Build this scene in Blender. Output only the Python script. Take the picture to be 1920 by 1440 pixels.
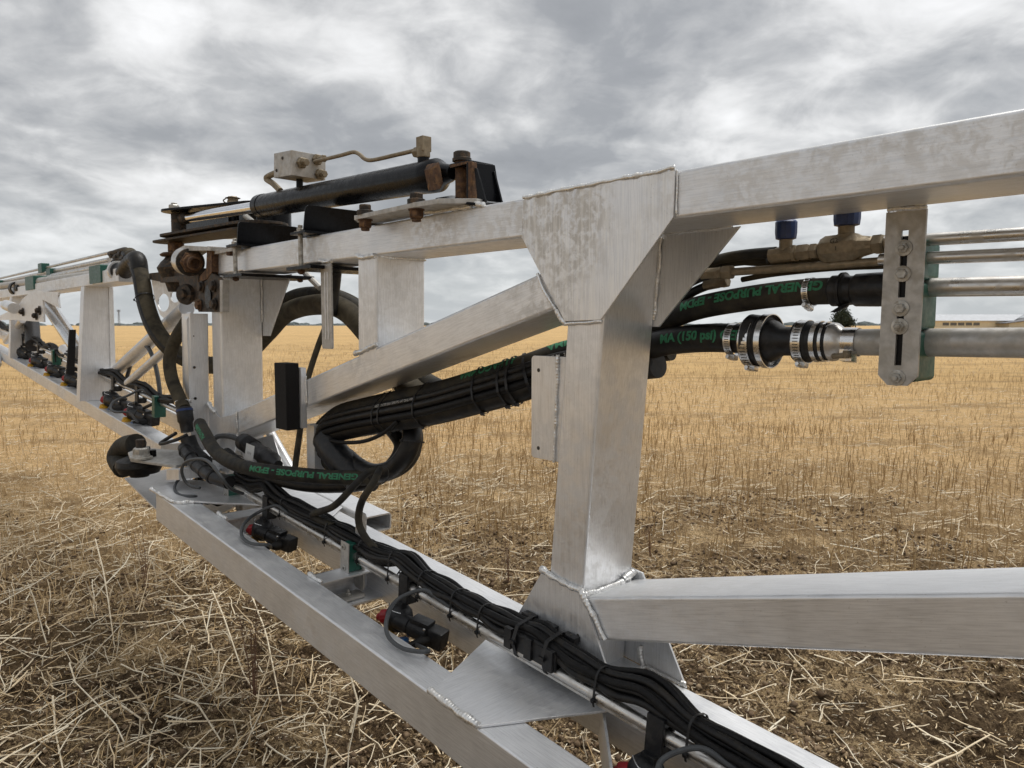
import bpy, bmesh, math, random
import numpy as np
from mathutils import Vector, Matrix, noise as mnoise

for o in list(bpy.data.objects):
    bpy.data.objects.remove(o)
SC = bpy.context.scene
COL = SC.collection
random.seed(7)
RNG = np.random.default_rng(11)
R = math.radians

# ------------------------------------------------------------ camera, sky, sun
cam = bpy.data.cameras.new('camera')
cam.sensor_width = 36.0
cam.lens = 36.0 * 1400.0 / 1920.0
cam.clip_start = 0.02
cam.clip_end = 9000
cam.dof.use_dof = True
cam.dof.focus_distance = 1.9
cam.dof.aperture_fstop = 14.0
co = bpy.data.objects.new('camera', cam)
COL.objects.link(co)
co.location = (0, 0, 1.55)
co.rotation_euler = (R(90 - 4.533), 0, 0)
SC.camera = co

SUN_EL, SUN_AZ = R(68), R(64)      # azimuth clockwise from the view direction (+Y)
world = bpy.data.worlds.new('World')
SC.world = world
world.use_nodes = True


def build_sky():
    nt = world.node_tree
    n, l = nt.nodes, nt.links
    n.clear()
    out = n.new('ShaderNodeOutputWorld')
    sky = n.new('ShaderNodeTexSky')
    sky.sky_type = 'NISHITA'
    sky.sun_disc = False
    sky.sun_elevation = SUN_EL
    sky.sun_rotation = SUN_AZ
    bg1 = n.new('ShaderNodeBackground')
    bg1.inputs[1].default_value = 0.07
    l.new(sky.outputs[0], bg1.inputs[0])
    tc = n.new('ShaderNodeTexCoord')
    sep = n.new('ShaderNodeSeparateXYZ')
    l.new(tc.outputs['Generated'], sep.inputs[0])

    def math_(op, a, b=None, c=None, clamp=False):
        m = n.new('ShaderNodeMath')
        m.operation = op
        m.use_clamp = clamp
        for i, v in enumerate((a, b, c)):
            if v is None:
                continue
            if isinstance(v, (int, float)):
                m.inputs[i].default_value = v
            else:
                l.new(v, m.inputs[i])
        return m.outputs[0]
    z = math_('MAXIMUM', sep.outputs[2], 0.0)
    den = math_('ADD', z, 0.30)
    px = math_('DIVIDE', sep.outputs[0], den)
    py = math_('DIVIDE', sep.outputs[1], den)
    cmb = n.new('ShaderNodeCombineXYZ')
    l.new(px, cmb.inputs[0])
    l.new(math_('MULTIPLY', py, 1.0), cmb.inputs[1])
    cmb.inputs[2].default_value = 14.9

    def noise(scale, detail, rough, dist, vec):
        t = n.new('ShaderNodeTexNoise')
        t.inputs['Scale'].default_value = scale
        t.inputs['Detail'].default_value = detail
        t.inputs['Roughness'].default_value = rough
        t.inputs['Distortion'].default_value = dist
        l.new(vec, t.inputs['Vector'])
        return t.outputs['Fac']
    a = noise(2.3, 9, 0.50, 0.35, cmb.outputs[0])
    b = noise(6.0, 8, 0.56, 0.4, cmb.outputs[0])
    c = noise(0.6, 3, 0.5, 0.0, cmb.outputs[0])
    mix = math_('ADD', math_('MULTIPLY', a, 0.50), math_('ADD', math_('MULTIPLY', b, 0.26), math_('MULTIPLY', c, 0.24)))
    rmp = n.new('ShaderNodeValToRGB')
    l.new(mix, rmp.inputs[0])
    e = rmp.color_ramp.elements
    e[0].position, e[0].color = 0.36, (0.33, 0.34, 0.355, 1)
    e[1].position, e[1].color = 0.625, (1.02, 1.02, 1.02, 1)
    for p, cc in ((0.44, (0.39, 0.40, 0.415, 1)), (0.50, (0.56, 0.565, 0.57, 1)), (0.56, (0.82, 0.82, 0.815, 1))):
        k = rmp.color_ramp.elements.new(p)
        k.color = cc
    # an overcast sky is paler and smoother towards the horizon
    hz = math_('SUBTRACT', 1.0, math_('DIVIDE', z, 0.16), clamp=True)
    mx = n.new('ShaderNodeMix')
    mx.data_type = 'RGBA'
    l.new(math_('MULTIPLY', hz, 0.6), mx.inputs[0])
    l.new(rmp.outputs[0], mx.inputs[6])
    mx.inputs[7].default_value = (0.66, 0.71, 0.745, 1)
    bg2 = n.new('ShaderNodeBackground')
    l.new(mx.outputs[2], bg2.inputs[0])
    bg2.inputs[1].default_value = 0.625
    ms = n.new('ShaderNodeMixShader')
    ms.inputs[0].default_value = 0.93
    l.new(bg1.outputs[0], ms.inputs[1])
    l.new(bg2.outputs[0], ms.inputs[2])
    l.new(ms.outputs[0], out.inputs[0])


build_sky()
sl = bpy.data.lights.new('sun', 'SUN')
sl.energy = 1.5
sl.angle = R(34)
sl.color = (1.0, 0.965, 0.91)
so = bpy.data.objects.new('sun', sl)
COL.objects.link(so)
so.location = (10, 20, 30)
so.rotation_euler = (R(90) - SUN_EL, 0, math.pi - SUN_AZ)
SC.view_settings.view_transform = 'Standard'
SC.view_settings.look = 'None'
SC.view_settings.exposure = 0.70
SC.view_settings.gamma = 1.0

# ------------------------------------------------------------ boom frame of reference
# s runs along the boom towards its tip, n away from the viewer's side, z up
D2 = np.array([-0.6793673, 0.7337984])
M2 = np.array([0.7337984, 0.6793673])
V = lambda *a: np.array(a, float)
ES, EN, EZ = V(1, 0, 0), V(0, 1, 0), V(0, 0, 1)
KL = 0.081                                     # the lower chords rise towards the tip
LOWDIR = V(1, 0, KL) / math.hypot(1, KL)
LOWUP = V(-KL, 0, 1) / math.hypot(1, KL)


def low(s, n, off=0.0):
    return V(s, n, 0.694 + KL * (s - 1.13) + off)


def to_world(a):
    a = np.atleast_2d(np.asarray(a, float))
    o = np.empty_like(a)
    o[:, :2] = a[:, :1] * D2 + a[:, 1:2] * M2
    o[:, 2] = a[:, 2]
    return o


def nrm(v):
    v = np.asarray(v, float)
    return v / (np.linalg.norm(v) + 1e-12)


# ------------------------------------------------------------ materials
MATS = {}


class NB:
    def __init__(self, name):
        self.m = bpy.data.materials.new(name)
        self.m.use_nodes = True
        self.nt = self.m.node_tree
        self.n, self.l = self.nt.nodes, self.nt.links
        self.b = self.n['Principled BSDF']

    def pos(self, scale=(1, 1, 1), along=False, obj=False, slope=0.0):
        """position, turned so that x runs along the boom when along is set"""
        if obj:
            src = self.n.new('ShaderNodeTexCoord').outputs['Object']
        else:
            src = self.n.new('ShaderNodeNewGeometry').outputs['Position']
        if along:
            r = self.n.new('ShaderNodeVectorRotate')
            r.rotation_type = 'Z_AXIS'
            r.inputs['Angle'].default_value = -math.atan2(D2[1], D2[0])
            self.l.new(src, r.inputs['Vector'])
            src = r.outputs[0]
            if slope:
                r2 = self.n.new('ShaderNodeVectorRotate')
                r2.rotation_type = 'Y_AXIS'
                r2.inputs['Angle'].default_value = math.atan(slope)
                self.l.new(src, r2.inputs['Vector'])
                src = r2.outputs[0]
        mp = self.n.new('ShaderNodeMapping')
        mp.inputs['Scale'].default_value = scale
        self.l.new(src, mp.inputs['Vector'])
        return mp.outputs[0]

    def noise(self, vec, scale, detail=4, rough=0.55, dist=0.0):
        t = self.n.new('ShaderNodeTexNoise')
        for k, v in (('Scale', scale), ('Detail', detail), ('Roughness', rough), ('Distortion', dist)):
            t.inputs[k].default_value = v
        self.l.new(vec, t.inputs['Vector'])
        return t.outputs['Fac']

    def ramp(self, fac, stops):
        r = self.n.new('ShaderNodeValToRGB')
        self.l.new(fac, r.inputs[0])
        els = r.color_ramp.elements
        while len(els) < len(stops):
            els.new(0.5)
        for e, (p, c) in zip(els, stops):
            e.position = p
            if isinstance(c, (int, float)):
                c = (c, c, c)
            e.color = (*c, 1)
        return r.outputs[0]

    def mix(self, fac, a, b, mode='MIX'):
        m = self.n.new('ShaderNodeMix')
        m.data_type = 'RGBA'
        m.blend_type = mode
        for i, v in ((0, fac), (6, a), (7, b)):
            if isinstance(v, (int, float)):
                m.inputs[i].default_value = v
            elif isinstance(v, tuple):
                m.inputs[i].default_value = (*v, 1)
            else:
                self.l.new(v, m.inputs[i])
        return m.outputs[2]

    def bump(self, h, strength=0.2, dist=0.001, prev=None):
        b = self.n.new('ShaderNodeBump')
        b.inputs['Strength'].default_value = strength
        b.inputs['Distance'].default_value = dist
        self.l.new(h, b.inputs['Height'])
        if prev is not None:
            self.l.new(prev, b.inputs['Normal'])
        return b.outputs[0]

    def set(self, **k):
        for key, v in k.items():
            s = self.b.inputs[{'col': 'Base Color', 'rough': 'Roughness', 'metal': 'Metallic', 'normal': 'Normal',
                               'spec': 'Specular IOR Level', 'coat': 'Coat Weight', 'aniso': 'Anisotropic'}[key]]
            if isinstance(v, tuple):
                s.default_value = (*v, 1)
            elif isinstance(v, (int, float)):
                s.default_value = v
            else:
                self.l.new(v, s)
        return self.m


def alu(name, streak, blot=0.5, drips=False, slope=0.0):
    m = NB(name)
    sc = {'s': (2, 40, 40), 'z': (45, 45, 1.6), 'n': (40, 2, 40)}[streak]
    p1 = m.pos(sc, along=True, slope=slope)
    fine = m.noise(p1, 9, 5, 0.6)
    blotch = m.noise(m.pos((1, 1, 1)), 7, 7, 0.62, 0.6)
    speck = m.noise(m.pos((1, 1, 1)), 190, 3, 0.6)
    base = m.ramp(blotch, [(0.32, (0.69, 0.705, 0.73)), (0.5, (0.78, 0.795, 0.82)), (0.68, (0.85, 0.865, 0.885))])
    base = m.mix(0.34, base, m.ramp(fine, [(0.32, 0.42), (0.5, 0.72), (0.7, 0.95)]), 'MIX')
    scr = m.noise(m.pos({'s': (1.2, 160, 160), 'z': (160, 160, 1.0), 'n': (160, 1.2, 160)}[streak], along=True, slope=slope), 5, 2, 0.5)
    base = m.mix(m.ramp(scr, [(0.66, 0.0), (0.70, 0.5)]), base, (0.50, 0.50, 0.50))
    oxide = m.noise(m.pos((1, 1, 1)), 34, 8, 0.72, 0.4)
    ox = m.ramp(oxide, [(0.44, 0.0), (0.56, 1.0)])
    zone = m.ramp(m.noise(m.pos((1, 1, 1)), 2.6, 2, 0.5), [(0.42, 0.0), (0.6, blot)])
    oxf = m.mix(1.0, ox, zone, 'MULTIPLY')
    base = m.mix(oxf, base, (0.60, 0.59, 0.56))
    if drips:
        dr = m.noise(m.pos((60, 60, 2.2), along=True), 1.3, 5, 0.6, 0.5)
        drf = m.ramp(dr, [(0.50, 0.0), (0.56, 0.65), (0.62, 0.0), (0.66, 0.5), (0.70, 0.0)])
        base = m.mix(drf, base, (0.86, 0.86, 0.84))
    dirt = m.ramp(speck, [(0.66, 0.0), (0.76, 0.55)])
    base = m.mix(dirt, base, (0.36, 0.34, 0.30))
    rough = m.ramp(blotch, [(0.3, 0.32), (0.7, 0.44)])
    rough = m.mix(0.35, rough, m.ramp(fine, [(0.3, 0.26), (0.7, 0.52)]))
    rough = m.mix(oxf, rough, (0.7, 0.7, 0.7))
    bp = m.bump(fine, 0.16, 0.0007)
    bp = m.bump(speck, 0.08, 0.0004, bp)
    met = m.mix(oxf, (0.66, 0.66, 0.66), (0.28, 0.28, 0.28))
    return m.set(col=base, rough=rough, metal=met, normal=bp, aniso=0.25)


MATS['alu_s'] = alu('aluminium_extruded', 's')
MATS['alu_low'] = alu('aluminium_lower_chord', 's', 0.35, slope=KL)
MATS['alu_brace'] = alu('aluminium_brace', 's', 0.7, slope=-0.268)
MATS['alu_strut'] = alu('aluminium_strut', 's', 0.25, slope=-0.2818)
MATS['alu_z'] = alu('aluminium_upright', 'z', 0.35)
MATS['alu_n'] = alu('aluminium_cross', 'n', 0.3)
MATS['alu_drip'] = alu('aluminium_weathered_sheet', 'z', 0.85, True)


def simple(name, col, rough=0.5, metal=0.0, var=0.25, scale=30, bump=0.15, bdist=0.0006, dirt=None, dirt_amt=0.5, dscale=18,
           spec=0.5, seed=0.0, lo=0.48, hi=0.62):
    m = NB(name)
    p = m.pos((1, 1, 1))
    f = m.noise(p, scale, 5, 0.6)
    a = tuple(c * (1 - var) for c in col)
    b = tuple(min(1, c * (1 + var)) for c in col)
    base = m.ramp(f, [(0.3, a), (0.7, b)])
    r = m.ramp(m.noise(p, scale * 1.7, 4), [(0.3, max(0.05, rough - 0.1)), (0.7, min(1, rough + 0.12))])
    met = metal
    if dirt:
        df = m.ramp(m.noise(p, dscale, 7, 0.65, 0.4), [(lo, 0.0), (hi, dirt_amt)])
        base = m.mix(df, base, dirt)
        r = m.mix(df, r, (0.9, 0.9, 0.9))
        if metal:
            met = m.mix(df, (metal,) * 3, (0.0, 0.0, 0.0))
    bp = m.bump(m.noise(p, scale * 4, 4), bump, bdist)
    MATS[name] = m.set(col=base, rough=r, metal=met, normal=bp, spec=spec)
    return MATS[name]


simple('weld_metal', (0.80, 0.80, 0.79), 0.34, 0.9, 0.12, 60, 0.5, 0.0012, (0.5, 0.48, 0.44), 0.5, 60)
simple('zinc_steel', (0.46, 0.45, 0.42), 0.5, 0.8, 0.25, 50, 0.2, 0.0006, (0.25, 0.21, 0.15), 0.6, 40)
simple('galvanised_plate', (0.47, 0.46, 0.44), 0.55, 0.7, 0.18, 40, 0.15, 0.0005, (0.36, 0.33, 0.27), 0.45, 25)
simple('stainless_pipe', (0.60, 0.585, 0.56), 0.30, 0.95, 0.1, 12, 0.08, 0.0004, (0.35, 0.31, 0.26), 0.35, 30)
simple('polished_band', (0.68, 0.68, 0.68), 0.22, 1.0, 0.1, 40, 0.05)
simple('chrome_rod', (0.78, 0.80, 0.84), 0.09, 1.0, 0.05, 30, 0.0)
simple('black_paint', (0.005, 0.0055, 0.007), 0.27, 0.0, 0.3, 25, 0.06, 0.0005, (0.05, 0.042, 0.035), 0.0, 30, spec=0.15)
simple('rusty_steel', (0.085, 0.045, 0.025), 0.75, 0.2, 0.5, 60, 0.5, 0.001, (0.24, 0.13, 0.055), 0.75, 45)
simple('dark_dirty_steel', (0.035, 0.030, 0.026), 0.6, 0.35, 0.4, 60, 0.4, 0.001, (0.16, 0.10, 0.055), 0.6, 40)
simple('dirty_brass', (0.26, 0.215, 0.15), 0.55, 0.65, 0.3, 60, 0.35, 0.0008, (0.21, 0.17, 0.115), 0.75, 30)
simple('rubber_black', (0.005, 0.005, 0.0055), 0.45, 0.0, 0.3, 30, 0.2, 0.0006, (0.06, 0.05, 0.035), 0.28, 25, spec=0.35)
simple('rubber_dusty', (0.014, 0.0135, 0.0125), 0.65, 0.0, 0.3, 30, 0.3, 0.0008, (0.085, 0.072, 0.045), 0.5, 14, spec=0.3, lo=0.42, hi=0.66)
simple('rubber_muddy', (0.032, 0.028, 0.021), 0.85, 0.0, 0.3, 30, 0.4, 0.001, (0.12, 0.10, 0.065), 0.55, 12, spec=0.2, lo=0.36, hi=0.62)
simple('cable_black', (0.0045, 0.0045, 0.005), 0.55, 0.0, 0.3, 120, 0.35, 0.0006, (0.03, 0.027, 0.024), 0.3, 60, spec=0.25)
simple('cable_grey', (0.055, 0.06, 0.065), 0.5, 0.0, 0.15, 60, 0.1)
simple('plastic_black', (0.008, 0.0085, 0.010), 0.42, 0.0, 0.3, 40, 0.3, 0.0008, (0.06, 0.055, 0.05), 0.35, 45, spec=0.4)
simple('foam_black', (0.007, 0.006, 0.006), 0.95, 0.0, 0.3, 200, 0.7, 0.0015)
simple('plastic_green', (0.012, 0.085, 0.062), 0.42, 0.0, 0.2, 40, 0.15)
simple('plastic_blue', (0.02, 0.13, 0.38), 0.42, 0.0, 0.2, 40, 0.15)
simple('plastic_deep_blue', (0.008, 0.032, 0.13), 0.4, 0.0, 0.2, 40, 0.15)
simple('plastic_yellow', (0.60, 0.33, 0.02), 0.45, 0.0, 0.2, 40, 0.15)
simple('plastic_red', (0.30, 0.008, 0.014), 0.4, 0.0, 0.2, 40, 0.15)
simple('paper_label', (0.62, 0.62, 0.60), 0.6, 0.0, 0.06, 40, 0.05)
simple('print_green', (0.025, 0.175, 0.085), 0.65, 0.0, 0.3, 140, 0.05, 0.0003, (0.02, 0.08, 0.045), 0.45, 70, lo=0.52, hi=0.68)
simple('print_white', (0.42, 0.42, 0.41), 0.6, 0.0, 0.3, 140, 0.05)
simple('ink_dark', (0.05, 0.045, 0.035), 0.8)
simple('rust_stain', (0.20, 0.10, 0.04), 0.85)
simple('mud_smear', (0.17, 0.12, 0.06), 0.95)

# ------------------------------------------------------------ mesh building
PARTS = {}


class MB:
    def __init__(self):
        self.v, self.f, self.k, self.flat = [], [], 0, False

    def add(self, verts, faces):
        verts = np.asarray(verts, float)
        self.v.append(verts)
        k = self.k
        self.f.extend([tuple(i + k for i in f) for f in faces])
        self.k += len(verts)
        return self

    # closed prism from a polygon (boom coordinates) and an extrusion vector
    def prism(self, pts, ext):
        self.flat = True
        p = np.array(pts, float)
        e = np.array(ext, float)
        n = len(p)
        f = [tuple(range(n)), tuple(range(2 * n - 1, n - 1, -1))]
        f += [(i, (i + 1) % n, n + (i + 1) % n, n + i) for i in range(n)]
        return self.add(np.vstack([p, p + e]), f)

    def box(self, c, a, b, d):
        """centre, three half-vectors"""
        c, a, b, d = (np.array(x, float) for x in (c, a, b, d))
        return self.prism([c - a - b - d, c + a - b - d, c + a + b - d, c - a + b - d], 2 * d)

    def bx(self, s0, s1, n0, n1, z0, z1):
        return self.prism([(s0, n0, z0), (s1, n0, z0), (s1, n1, z0), (s0, n1, z0)], (0, 0, z1 - z0))

    # round-cornered box (bevelled edges along d)
    def rbox(self, c, a, b, d, r=0.25, seg=3):
        c, a, b, d = (np.array(x, float) for x in (c, a, b, d))
        la, lb = np.linalg.norm(a), np.linalg.norm(b)
        rr = r if r < min(la, lb) else min(la, lb) * 0.9
        pts = []
        for (sa, sb, a0) in ((1, 1, 0), (-1, 1, 90), (-1, -1, 180), (1, -1, 270)):
            for q in range(seg + 1):
                t = R(a0 + 90 * q / seg)
                pts.append(c - d + a / la * (sa * (la - rr) + rr * math.cos(t)) + b / lb * (sb * (lb - rr) + rr * math.sin(t)))
        return self.prism(pts, 2 * d)

    # tube with a rounded rectangular section; a, b are the half-extents at the start
    def beam(self, p0, p1, a, b, r=0.007, seg=3, a1=None, b1=None, wall=None):
        p0, p1 = np.array(p0, float), np.array(p1, float)
        a, b = np.array(a, float), np.array(b, float)
        a1 = a if a1 is None else np.array(a1, float)
        b1 = b if b1 is None else np.array(b1, float)
        self.flat = True

        def ring(p, a, b, r):
            la, lb = np.linalg.norm(a), np.linalg.norm(b)
            out = []
            for (sa, sb, a0) in ((1, 1, 0), (-1, 1, 90), (-1, -1, 180), (1, -1, 270)):
                for q in range(seg + 1):
                    t = R(a0 + 90 * q / seg)
                    out.append(p + a / la * (sa * (la - r) + r * math.cos(t)) + b / lb * (sb * (lb - r) + r * math.sin(t)))
            return out
        r0, r1 = ring(p0, a, b, r), ring(p1, a1, b1, r)
        n = len(r0)
        if wall is None:
            f = [tuple(range(n)), tuple(range(2 * n - 1, n - 1, -1))]
            f += [(i, (i + 1) % n, n + (i + 1) % n, n + i) for i in range(n)]
            return self.add(r0 + r1, f)
        la, lb = np.linalg.norm(a), np.linalg.norm(b)
        i0 = ring(p0, a * (1 - wall / la), b * (1 - wall / lb), max(0.002, r - wall))
        i1 = ring(p1, a1 * (1 - wall / la), b1 * (1 - wall / lb), max(0.002, r - wall))
        f = []
        for i in range(n):
            j = (i + 1) % n
            f += [(i, j, n + j, n + i), (2 * n + i, 3 * n + i, 3 * n + j, 2 * n + j), (i, 2 * n + i, 2 * n + j, j),
                  (n + i, n + j, 3 * n + j, 3 * n + i)]
        return self.add(r0 + r1 + i0 + i1, f)

    def sweep(self, pts, r, seg=12, cap=True, flat=None, ref=None):
        P = np.array(pts, float)
        n = len(P)
        rs = np.full(n, r) if np.isscalar(r) else np.array(r, float)
        T = np.gradient(P, axis=0)
        T /= (np.linalg.norm(T, axis=1)[:, None] + 1e-12)
        u = np.cross(T[0], EZ if abs(T[0][2]) < 0.9 else ES) if ref is None else np.array(ref, float)
        ang = np.linspace(0, 2 * math.pi, seg, endpoint=False)
        vs = []
        for i in range(n):
            u = u - T[i] * (u @ T[i])
            u = nrm(u)
            w = np.cross(T[i], u)
            k = 1.0 if flat is None else flat
            vs.append(P[i] + rs[i] * (np.cos(ang)[:, None] * u + k * np.sin(ang)[:, None] * w))
        f = []
        for i in range(n - 1):
            for j in range(seg):
                a, b = i * seg + j, i * seg + (j + 1) % seg
                f.append((a, b, b + seg, a + seg))
        if cap:
            f.append(tuple(range(seg - 1, -1, -1)))
            f.append(tuple((n - 1) * seg + j for j in range(seg)))
        return self.add(np.vstack(vs), f)

    # body of revolution: axis from p along ax; prof = [(distance, radius), ...]
    def lathe(self, p, ax, prof, seg=24, squash=1.0, closed=True, phase=0.0):
        p, ax = np.array(p, float), nrm(ax)
        u = nrm(np.cross(ax, EZ if abs(ax[2]) < 0.9 else ES))
        w = np.cross(ax, u)
        ang = np.linspace(0, 2 * math.pi, seg, endpoint=False) + phase
        c = np.cos(ang)[:, None] * u + squash * np.sin(ang)[:, None] * w
        vs = [p + ax * t + max(r, 1e-5) * c for t, r in prof]
        f = []
        n = len(prof)
        for i in range(n - 1):
            for j in range(seg):
                a, b = i * seg + j, i * seg + (j + 1) % seg
                f.append((a, b, b + seg, a + seg))
        if closed:
            f.append(tuple(range(seg - 1, -1, -1)))
            f.append(tuple((n - 1) * seg + j for j in range(seg)))
        return self.add(np.vstack(vs), f)

    def cyl(self, p0, p1, r, seg=16, ch=0.0015):
        p0, p1 = np.array(p0, float), np.array(p1, float)
        L = np.linalg.norm(p1 - p0)
        ch = min(ch, r * 0.3, L * 0.3)
        return self.lathe(p0, p1 - p0, [(0, r - ch), (ch, r), (L - ch, r), (L, r - ch)], seg)

    def hexa(self, p, ax, r, h):
        return self.lathe(p, ax, [(0, r * 0.96), (h * 0.12, r), (h * 0.82, r), (h, r * 0.86)], 6)

    def ring(self, p, ax, r, w, th, seg=28, squash=1.0):
        """band: radius r, width w along the axis, thickness th"""
        p, ax = np.array(p, float), nrm(ax)
        u = nrm(np.cross(ax, EZ if abs(ax[2]) < 0.9 else ES))
        x = np.cross(ax, u)
        ang = np.linspace(0, 2 * math.pi, seg, endpoint=False)
        c = np.cos(ang)[:, None] * u + squash * np.sin(ang)[:, None] * x
        rings = [p - ax * w / 2 + r * c, p - ax * w / 2 + (r + th) * c, p + ax * w / 2 + (r + th) * c, p + ax * w / 2 + r * c]
        f = []
        for k in range(4):
            for j in range(seg):
                a, b = k * seg + j, k * seg + (j + 1) % seg
                c2, d = ((k + 1) % 4) * seg + (j + 1) % seg, ((k + 1) % 4) * seg + j
                f.append((a, b, c2, d))
        return self.add(np.vstack(rings), f)

    def ball(self, c, r, sx=(1, 1, 1), seg=12):
        c = np.array(c, float)
        vs, f = [], []
        m = seg // 2
        for i in range(m + 1):
            t = math.pi * i / m
            for j in range(seg):
                a = 2 * math.pi * j / seg
                vs.append(c + r * np.array(sx) * V(math.sin(t) * math.cos(a), math.sin(t) * math.sin(a), math.cos(t)))
        for i in range(m):
            for j in range(seg):
                a, b = i * seg + j, i * seg + (j + 1) % seg
                f.append((a, b, b + seg, a + seg))
        return self.add(vs, f)

    def build(self, name, mat, parent=None, bevel=0.0, smooth=True, angle=35, label=None, kind=None, loc=None, merge=True):
        W = to_world(np.vstack(self.v))
        lo, hi = W.min(0), W.max(0)
        c = (lo + hi) / 2 if loc is None else np.array(loc)
        me = bpy.data.meshes.new(name)
        me.from_pydata((W - c).tolist(), [], self.f)
        bm = bmesh.new()
        bm.from_mesh(me)
        if merge:
            bmesh.ops.remove_doubles(bm, verts=bm.verts, dist=1e-6)
        bmesh.ops.recalc_face_normals(bm, faces=bm.faces)
        if bevel:
            es = [e for e in bm.edges if len(e.link_faces) == 2 and e.calc_face_angle(0) > R(40)]
            try:
                bmesh.ops.bevel(bm, geom=es, offset=bevel, segments=2, profile=0.5, affect='EDGES', clamp_overlap=True)
            except Exception:
                pass
        bm.to_mesh(me)
        bm.free()
        if smooth:
            me.shade_smooth()
            me.set_sharp_from_angle(angle=R(angle))
        me.materials.append(MATS[mat])
        o = bpy.data.objects.new(name, me)
        COL.objects.link(o)
        if smooth and self.flat:
            wn = o.modifiers.new('weighted_normals', 'WEIGHTED_NORMAL')
            wn.weight = 100
            wn.keep_sharp = True
        if parent is not None:
            o.parent = parent
            base = np.array(parent['_w'])
            o.location = c - base
            o['_w'] = list(map(float, c))
        else:
            o.location = c
            o['_w'] = list(map(float, c))
        if label:
            o['label'] = label
        if kind:
            o['kind'] = kind
        return o


def tag(o, label, cat, group=None, kind=None):
    o['label'] = label
    o['category'] = cat
    if group:
        o['group'] = group
    if kind:
        o['kind'] = kind
    return o


def thing(name, label, cat, at, group=None):
    o = bpy.data.objects.new(name, None)
    COL.objects.link(o)
    w = to_world(at)[0]
    o.location = w
    o['_w'] = list(map(float, w))
    o.empty_display_size = 0.05
    return tag(o, label, cat, group)


def spline(pts, step=0.012):
    P = np.array(pts, float)
    if len(P) == 2:
        n = max(2, int(np.linalg.norm(P[1] - P[0]) / step))
        return P[0] + (P[1] - P[0]) * np.linspace(0, 1, n + 1)[:, None]
    Q = np.vstack([2 * P[0] - P[1], P, 2 * P[-1] - P[-2]])
    out = []
    for i in range(1, len(Q) - 2):
        a, b, c, d = Q[i - 1], Q[i], Q[i + 1], Q[i + 2]
        n = max(3, int(np.linalg.norm(c - b) / step))
        for t in np.linspace(0, 1, n, endpoint=False):
            out.append(0.5 * ((2 * b) + (c - a) * t + (2 * a - 5 * b + 4 * c - d) * t * t + (3 * b - a - 3 * c + d) * t ** 3))
    out.append(P[-1])
    O = np.array(out)
    for _ in range(3):                       # relax so that hoses bend evenly
        O[1:-1] = 0.5 * O[1:-1] + 0.25 * (O[:-2] + O[2:])
    return O


def weld(pts, r, parent, step=0.0016):
    p = spline(pts, step)
    n = len(p)
    k = np.arange(n)
    rr = r * 0.88 * (1 + 0.06 * np.sin(k * 1.2))
    w = np.array([mnoise.noise(Vector((float(a) * 0.08, r * 900, 3.1))) for a in k])
    rr = rr * (1 + 0.5 * w)
    e = max(2, int(0.004 / step))
    rr[:e] *= np.linspace(0.25, 1, e)
    rr[-e:] *= np.linspace(1, 0.25, e)
    off = np.array([[mnoise.noise(Vector((float(a) * 0.06, j * 9.0, 1.7))) for j in range(3)] for a in k]) * r * 0.4
    return MB().sweep(p + off, rr, 10).build('weld_bead', 'weld_metal', parent, angle=80)


def bolt(p, ax, r, parent, mat='zinc_steel', washer=True, stub=0.6, h=None, name='bolt', flip=False):
    ax = nrm(ax)
    p = np.array(p, float)
    m = MB()
    t = 0.0
    if washer:
        m.lathe(p, ax, [(0, r * 1.75), (r * 0.22, r * 1.75), (r * 0.26, r * 1.6)], 20)
        t = r * 0.26
    hh = h or r * 0.95
    m.hexa(p + ax * (t - 0.0004), ax, r * 1.12, hh)
    if stub > 0:
        m.cyl(p + ax * (t + hh * 0.9), p + ax * (t + hh + r * stub), r * 0.58, 12)
    return m.build(name, mat, parent, angle=30)


def tie(p, ax, r, parent, head=(0, 0, -1), w=0.0048, squash=1.0, mat='plastic_black', tail=0.0):
    """a cable tie round something: band, ratchet head, cut tail"""
    ax, hd = nrm(ax), np.array(head, float)
    hd = nrm(hd - ax * (hd @ ax))
    p = np.array(p, float)
    m = MB()
    m.ring(p, ax, r, w, 0.0016, 22, squash)
    c = p + hd * (r + 0.004)
    sd = np.cross(ax, hd)
    m.box(c, ax * w * 0.75, sd * 0.0045, hd * 0.0042)
    if tail > 0:
        m.box(c + sd * (tail / 2) + hd * 0.002, ax * w * 0.4, sd * tail / 2, hd * 0.0007)
    return m.build('cable_tie', mat, parent, angle=40)


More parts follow.
